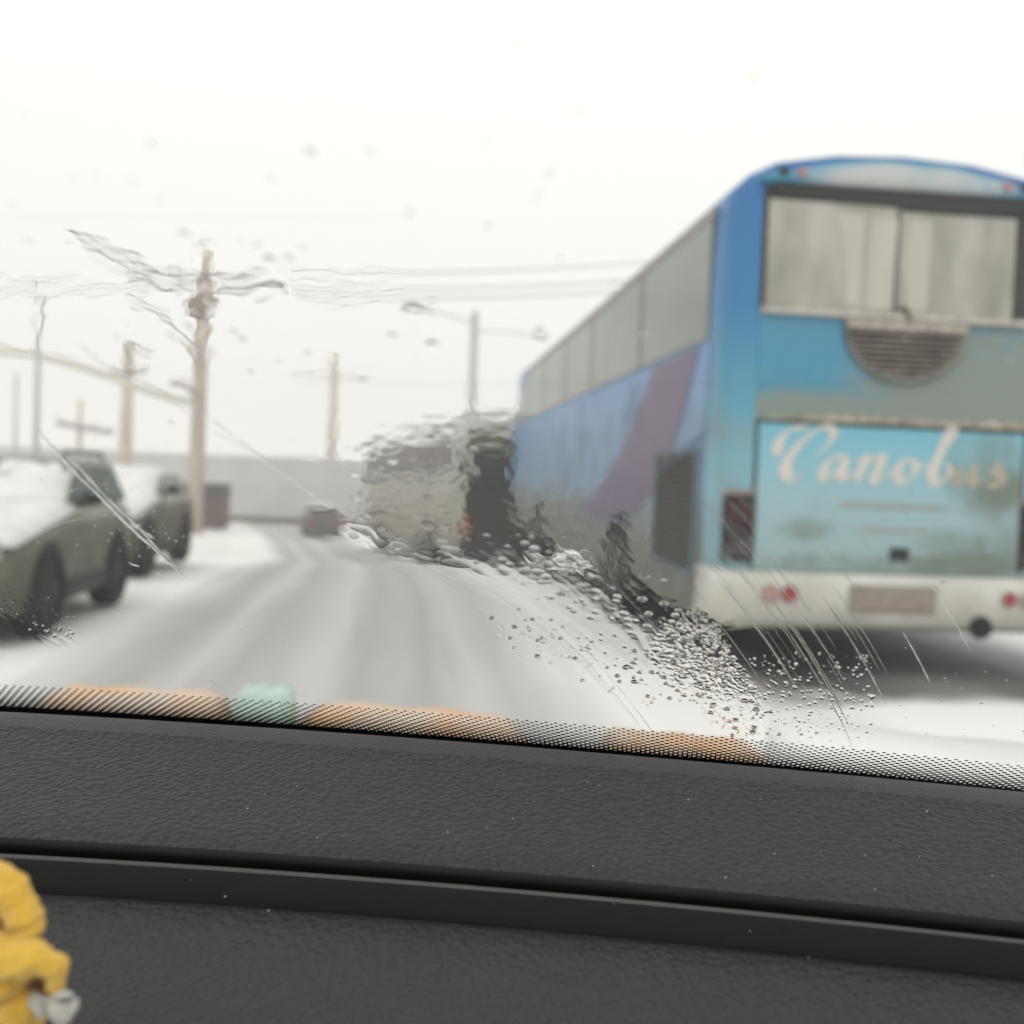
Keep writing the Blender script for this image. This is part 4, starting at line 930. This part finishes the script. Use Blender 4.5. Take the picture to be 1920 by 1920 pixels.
for _ in range(150):
    t = rs.random(); x = 960 + 330 * t + rs.gauss(0, 26); y = 1165 + 115 * t + rs.gauss(0, 24) + 25 * rs.random()
    hd.append((x, y, rs.uniform(2.2, 6.5), rs.uniform(0.12, 0.4)))
for _ in range(26):
    x = rs.uniform(1010, 1330); y = 1060 + (x - 1010) * 0.42 + rs.uniform(-15, 60); hd.append((x, y, rs.uniform(5, 10), rs.uniform(0.08, 0.24)))
for _ in range(22):
    x = rs.uniform(940, 1120); y = 985 + (x - 940) * 0.55 + rs.uniform(-30, 80); hd.append((x, y, rs.uniform(5, 11), rs.uniform(0.04, 0.14)))
for _ in range(60):
    x = rs.uniform(655, 930); y = rs.uniform(800, 1040); hd.append((x, y, rs.uniform(6, 15), rs.uniform(0.02, 0.07)))
for (x, y, r_, s_) in [(1245, 1090, 6, .3), (1204, 1124, 9, .25), (1245, 1133, 8, .3), (1272, 1145, 6, .3), (1216, 1152, 7, .3), (1293, 1152, 6, .3), (1208, 1082, 9, .35), (1190, 1195, 7, .3)]: hd.append((x, y, r_, s_))
for _ in range(500):
    x = rs.uniform(1300, 1640); y = rs.uniform(1225, 1415)
    if y > 1300 + (x - 1250) * 0.28 + 40: continue
    hd.append((x, y, rs.uniform(1.8, 3.6), rs.uniform(0.1, 0.3)))
film("rain_film", 560, 1680, 720, 1425, 1.6, h_main, "rippled rain water and dense droplets wiped across the middle of the windscreen", hd)

def h_sky(px, py, U, V):
    m = soft(poly_sd(px, py, [(-60, 420), (240, 430), (420, 440), (620, 470), (720, 520), (700, 680), (430, 680), (330, 680), (160, 640), (-60, 640)]), 60)
    a = 0.028 * vnoise(px / 62, py / 34, 31) + 0.013 * vnoise(px / 28, py / 17, 32) + 0.004 * vnoise(px / 12, py / 8, 34)
    ridge = 0.020 * np.exp(-((py - (525 + 14 * np.sin(px / 48) + 10 * vnoise(px / 60, py * 0, 33))) / 13) ** 2)
    return m * (a + ridge)
film("thin_rain_film", -80, 780, 410, 716, 3.4, h_sky, "thin wavy rain film over the power poles on the left of the windscreen")
def h_left(px, py, U, V):
    m = soft(poly_sd(px, py, [(-40, 1080), (20, 1085), (70, 1130), (120, 1165), (150, 1200), (110, 1215), (40, 1180), (-40, 1170)]), 16)
    q = (px + py * 1.0) / 1.4; s_ = (py - px * 0.8) / 1.3
    return m * (0.014 * vnoise(s_ / 9, q / 34, 41) + 0.006 * vnoise(s_ / 4, q / 14, 42)) + 0.0022 * vnoise(s_ / 5, q / 90, 43) * soft(poly_sd(px, py, [(-40, 1090), (300, 1290), (200, 1400), (-40, 1350)]), 50)
ld = []
for _ in range(80):
    t = rs.random(); ld.append((-10 + 150 * t + rs.gauss(0, 12), 1115 + 75 * t + rs.gauss(0, 16), rs.uniform(1.5, 3.5), rs.uniform(0.1, 0.3)))
film("smeared_rain_film", -60, 330, 1050, 1330, 1.8, h_left, "smeared rain water low on the left of the windscreen beside the nearest car", ld)

# separate drops (domes) elsewhere and thin streaks
def dome(b, x, y, rpx, sl, seg=10, rings=3, asp=1.0):
    cu, cv = g_uv(np.array([x]), np.array([y])); R = rpx * 0.00022 * g_scale(y); vs = []; 
    zb = 0.0003
    for k in range(rings):
        f = 1 - k / rings; z = zb + R * sl * 0.5 * (1 - f * f)
        vs += [(cu[0] + R * f * cos(a), cv[0] + R * f * asp * sin(a), z) for a in np.linspace(0, 2 * pi, seg, endpoint=False)]
    vs.append((cu[0], cv[0], zb + R * sl * 0.5)); n = len(vs) - 1
    fs = [(k * seg + i, k * seg + (i + 1) % seg, (k + 1) * seg + (i + 1) % seg, (k + 1) * seg + i) for k in range(rings - 1) for i in range(seg)]
    fs += [((rings - 1) * seg + i, (rings - 1) * seg + (i + 1) % seg, n) for i in range(seg)]
    fs.append(tuple(range(seg))[::-1]); b.add(vs, fs)
b = MB()
for _ in range(420):
    x = rs.uniform(0, 1920); y = rs.uniform(820, 1400)
    if 560 < x < 1680 and y > 720: 
        continue
    if x < 330 and y > 1050: continue
    dome(b, x, y, rs.uniform(1.2, 3.0), rs.uniform(0.2, 0.6), 8, 2)
for _ in range(130):
    t = rs.random(); x = 130 + 230 * t + rs.gauss(0, 40); y = 880 + 200 * t + rs.gauss(0, 45)
    if y < 1045: dome(b, x, y, rs.uniform(1.2, 3.2), rs.uniform(0.2, 0.6), 8, 2)
for (x, y, r_) in [(580, 292, 14), (345, 443, 14), (505, 492, 16), (540, 488, 11), (768, 405, 9), (735, 632, 11), (810, 648, 13), (505, 340, 8), (695, 290, 9), (455, 640, 9), (438, 625, 9), (775, 580, 16), (795, 586, 12), (810, 570, 9), (1012, 624, 10), (712, 735, 9), (52, 455, 8), (320, 632, 8), (282, 275, 9), (975, 92, 10), (1410, 150, 9), (915, 430, 8), (320, 795, 6), (218, 635, 6), (480, 465, 10), (600, 740, 9), (470, 700, 7), (680, 715, 8)]:
    if x > 560 and y > 720: continue
    dome(b, x, y, r_, rs.uniform(0.3, 0.65), 16, 6, 1.0)
for _ in range(30):
    x = rs.uniform(0, 1300); y = rs.uniform(60, 700); dome(b, x, y, rs.uniform(3, 9), rs.uniform(0.15, 0.4), 12, 5)
for _ in range(45):   # pale specks over the coach
    x = rs.uniform(1340, 1900); y = rs.uniform(330, 1100)
    if x < 1680 and y > 715: continue
    dome(b, x, y, rs.uniform(2, 5), rs.uniform(0.1, 0.3), 10, 3)
o = b.build("rain_drops", drop_m, None, crease=80, smooth=True); o.matrix_world = GMW; tag(o, "small rain drops scattered over the whole windscreen", "water", kind='stuff')

def streak(b, pts, wpx, sl=0.35, seed=0, beads=True):
    pts = catmull(pts, 12); rr = random.Random(seed); secs = []; n = len(pts); prev = 1.0
    for i, p in enumerate(pts):
        u, v = g_uv(np.array([p[0]]), np.array([p[1]]))
        q = pts[min(i + 1, n - 1)] if i < n - 1 else pts[i]; q0 = pts[max(0, i - 1)]
        u1, v1 = g_uv(np.array([q[0], q0[0]]), np.array([q[1], q0[1]])); t = np.array([u1[0] - u1[1], v1[0] - v1[1]]); t /= np.linalg.norm(t) + 1e-12
        nn = np.array([-t[1], t[0]]); k = min(1, 6 * min(i, n - 1 - i) / n + 0.1)
        if beads: prev = 0.6 * prev + 0.4 * rr.uniform(0.3, 1.9)
        W_ = wpx * 0.00022 * g_scale(p[1]) * k * prev; H_ = W_ * sl
        c = np.array([u[0], v[0]])
        secs.append([(c[0] + nn[0] * W_ * s, c[1] + nn[1] * W_ * s, 0.00025 + H_ * (1 - s * s)) for s in (1, 0.6, 0, -0.6, -1)])
    b.loft(secs)
b = MB()
streak(b, [(62, 800), (100, 843), (140, 888), (180, 925), (240, 985), (300, 1040), (352, 1088)], 4.2, 0.22, 1)
streak(b, [(112, 846), (150, 880), (200, 935), (255, 985), (300, 1035), (330, 1065)], 2.4, 0.3, 2)
streak(b, [(222, 960), (245, 985), (268, 996), (290, 1012)], 3.0, 0.25, 3)
for (x, y) in ((252, 984), (318, 1058), (300, 1078), (250, 1060)): streak(b, [(x - 9, y - 5), (x, y), (x + 12, y + 3)], 3.4, 0.3, int(x))
streak(b, [(372, 770), (430, 815), (520, 880), (600, 938), (640, 962)], 2.2, 0.2, 4)
streak(b, [(380, 800), (470, 850), (560, 905)], 1.2, 0.2, 5)
streak(b, [(140, 640), (200, 690), (290, 730), (370, 790)], 2.2, 0.16, 6)
streak(b, [(160, 480), (220, 510), (300, 545)], 4.0, 0.2, 16)
sky_b = MB()
streak(sky_b, [(1120, 95), (1095, 150), (1060, 190), (1035, 260)], 9.0, 0.16, 17)
streak(sky_b, [(1090, 205), (1088, 240)], 11.0, 0.16, 18)
streak(sky_b, [(1040, 320), (1018, 360), (1002, 385)], 10.0, 0.16, 19)
streak(b, [(760, 575), (790, 582), (818, 592)], 6.0, 0.25, 20)
rr2 = random.Random(31)
def arc(x, y, ln):
    rho = math.hypot(x - PVX, y - PVY); a0 = atan2(y - PVY, x - PVX); n = 7
    return [(PVX + rho * cos(a0 + ln * i / n / rho), PVY + rho * sin(a0 + ln * i / n / rho)) for i in range(n + 1)]
for (x, y, ln, wp) in [(1690, 1180, 120, 1.0), (1745, 1090, 160, 0.8), (60, 1000, 110, 0.7)]:
    streak(b, arc(x, y, ln), wp, 0.3, int(x))
so_ = sky_b.build("rain_smudges", film_m, None, crease=80, smooth=True); so_.matrix_world = GMW; tag(so_, "faint rain smudges high on the glass against the white sky", "water", kind='stuff')
o = b.build("rain_streaks", drop_m, None, crease=80, smooth=True); o.matrix_world = GMW; tag(o, "thin diagonal rain streaks left by the wipers on the windscreen", "water", kind='stuff')
# streaks in front of the patch of film sit on top of it
b = MB()
lines = [(1322, 1010, 300, 1.2), (1345, 1090, 260, 1.6), (1380, 985, 240, 0.9), (1415, 1090, 330, 1.4), (1450, 1150, 300, 1.0), (1478, 1165, 200, 1.3), (1500, 1150, 170, 1.1), (1540, 1120, 240, 1.7), (1560, 1100, 200, 0.8), (1290, 850, 320, 0.7), (1350, 930, 220, 0.8), (1300, 930, 380, 0.9),
         (700, 1015, 180, 1.0), (730, 1040, 230, 0.8), (820, 1070, 300, 0.9), (900, 1100, 330, 0.9), (600, 985, 180, 0.7), (980, 1150, 260, 0.8), (1040, 1190, 260, 0.9), (1100, 1060, 260, 1.2), (1150, 970, 280, 1.4), (1085, 990, 200, 1.0), (1190, 1330, 110, 0.8), (1130, 1260, 150, 0.7), (655, 960, 130, 1.6)]
for _ in range(26): lines.append((rr2.uniform(1290, 1600), rr2.uniform(930, 1240), rr2.uniform(60, 200), rr2.uniform(0.4, 0.8)))
for _ in range(22):
    t = rr2.random(); lines.append((650 + 560 * t, 985 + 200 * t + rr2.uniform(0, 90), rr2.uniform(70, 240), rr2.uniform(0.35, 0.7)))
for i, (x, y, ln, wp) in enumerate(lines): streak(b, arc(x, y, ln), wp * (0.8 if x > 1250 else 0.6), rr2.uniform(0.08, 0.3) if x > 1250 else rr2.uniform(0.015, 0.05), i)
o = b.build("wiper_streaks", drop_m, None, crease=80, smooth=True); o.matrix_world = GMW @ Matrix.Translation((0, 0, 0.0006)); tag(o, "beaded curved rain streaks in front of the coach's rear corner", "water", kind='stuff')

# dust on the dashboard
b = MB()
for _ in range(70):
    x = rs.uniform(-0.2, 0.25); a = rs.choice([rs.uniform(0.2, 0.9), rs.uniform(1.0, 1.4)])
    H = np.interp(a, [0.16, 0.6, 0.9, 1.0, 1.03, 1.06, 1.5], [0.1072, 0.1158, 0.1207, 0.1256, 0.1262, 0.1362, 0.144])
    p = dash_pt(x, a, H - 0.0002); s_ = rs.uniform(0.0001, 0.00028)
    b.tube([(p[0] - s_, p[1] + 0.4, p[2]), (p[0] + s_, p[1] + 0.4, p[2] + s_ * .5)], s_ * 0.8, 5)
o = b.build("dust_specks", P("pale_dust", (0.6, 0.6, 0.58, 1), 0.8), None); tag(o, "pale dust specks scattered on the black dashboard", "dust", kind='stuff')

# ------------------------------------------------------------------ yellow plush toy at the lower left
def plush_mat(name, c1, c2):
    m = P(name, c1, 0.95, 0.1, col2=c2, scale=60, bump=0.5, bscale=1400, sheen=0.4)
    return m
yel = plush_mat("yellow_plush", (0.88, 0.56, 0.075, 1), (0.80, 0.47, 0.05, 1)); ora = plush_mat("orange_lining", (0.42, 0.12, 0.01, 1), (0.40, 0.13, 0.012, 1)); wht = plush_mat("white_plush", (0.62, 0.61, 0.56, 1), (0.55, 0.54, 0.5, 1))
PD = 0.215
def pp3(x, y, dz=0.0):
    d = ray(x, y); return CAM + d * (PD + dz)
toy = empty("plush_toy", tuple(pp3(-60, 1980)), label="yellow plush toy with white bobble at the lower left edge of the dashboard", cat="toy")
T0 = pp3(-60, 1980)
def plush(name, pts, rads, m, sq=1.0, dz=None):
    pts3 = [pp3(*p) - T0 for p in pts]; pr = [np.append(p, r) for p, r in zip(pts3, rads)]; cs = catmull(pr, 6)
    o = MB().tube([tuple(c[:3]) for c in cs], [max(0.0005, c[3]) for c in cs], 18, sq=sq).build(name, m, toy, smooth=True)
    sb = o.modifiers.new("subdivision", 'SUBSURF'); sb.levels = 2; sb.render_levels = 2
    for nm_, sz_, st_ in (("folds", 0.0042, 0.0026), ("pile", 0.0009, 0.00035)):
        tx = bpy.data.textures.get(nm_) or bpy.data.textures.new(nm_, 'CLOUDS'); tx.noise_scale = sz_
        dm = o.modifiers.new(nm_, 'DISPLACE'); dm.texture = tx; dm.strength = st_; dm.texture_coords = 'LOCAL'; dm.mid_level = 0.5
    return o
q = PD / FPX
plush("ear", [(-95, 1715, .004), (-70, 1665, .002), (-20, 1648, 0), (18, 1664, -.001), (38, 1705, -.002), (50, 1738, -.002), (44, 1756, -.001), (30, 1764, 0.002)], [v * q for v in (30, 34, 34, 33, 32, 30, 22, 6)], yel)
plush("ear_lining", [(-60, 1700, .006), (-10, 1702, .006), (6, 1740, .006), (20, 1770, .006)], [v * q for v in (14, 30, 38, 24)], ora)
plush("body", [(-140, 1850, .010), (-60, 1850, .006), (0, 1835, .004), (22, 1880, .004), (10, 1950, .004), (-10, 2040, .006)], [v * q for v in (60, 100, 84, 66, 62, 70)], yel)
plush("paw", [(-60, 1800, .000), (0, 1795, -.003), (50, 1795, -.004), (86, 1806, -.004), (104, 1826, -.003), (106, 1842, -.002), (100, 1852, .0)], [v * q for v in (34, 44, 38, 29, 23, 15, 5)], yel)
plush("paw_lining", [(50, 1830, .004), (78, 1838, .004), (84, 1862, .005), (76, 1880, .006)], [v * q for v in (20, 24, 18, 8)], plush_mat("brown_lining", (0.16, 0.05, 0.006, 1), (0.13, 0.04, 0.006, 1)))
plush("bobble", [(122, 1862, -.002), (120, 1874, -.003), (118, 1892, -.003), (112, 1912, -.002)], [v * q for v in (10, 21, 24, 12)], wht)
plush("bobble", [(60, 1868, .002), (70, 1880, .0), (82, 1888, .0), (92, 1894, .001)], [v * q for v in (10, 17, 18, 8)], wht)

# ------------------------------------------------------------------ haze
if HAZE_DENSITY > 0:
    hz = MB().box(-170, 170, -25, 300, -2.6, 11.5).build("haze", None)
    m, t = new_mat("haze_air"); o = t.nodes.new("ShaderNodeOutputMaterial"); v = t.nodes.new("ShaderNodeVolumePrincipled")
    v.inputs['Color'].default_value = (0.98, 0.975, 0.96, 1); v.inputs['Density'].default_value = HAZE_DENSITY; v.inputs['Anisotropy'].default_value = 0.0
    t.links.new(v.outputs[0], o.inputs['Volume']); hz.data.materials.append(m); tag(hz, kind='stuff')
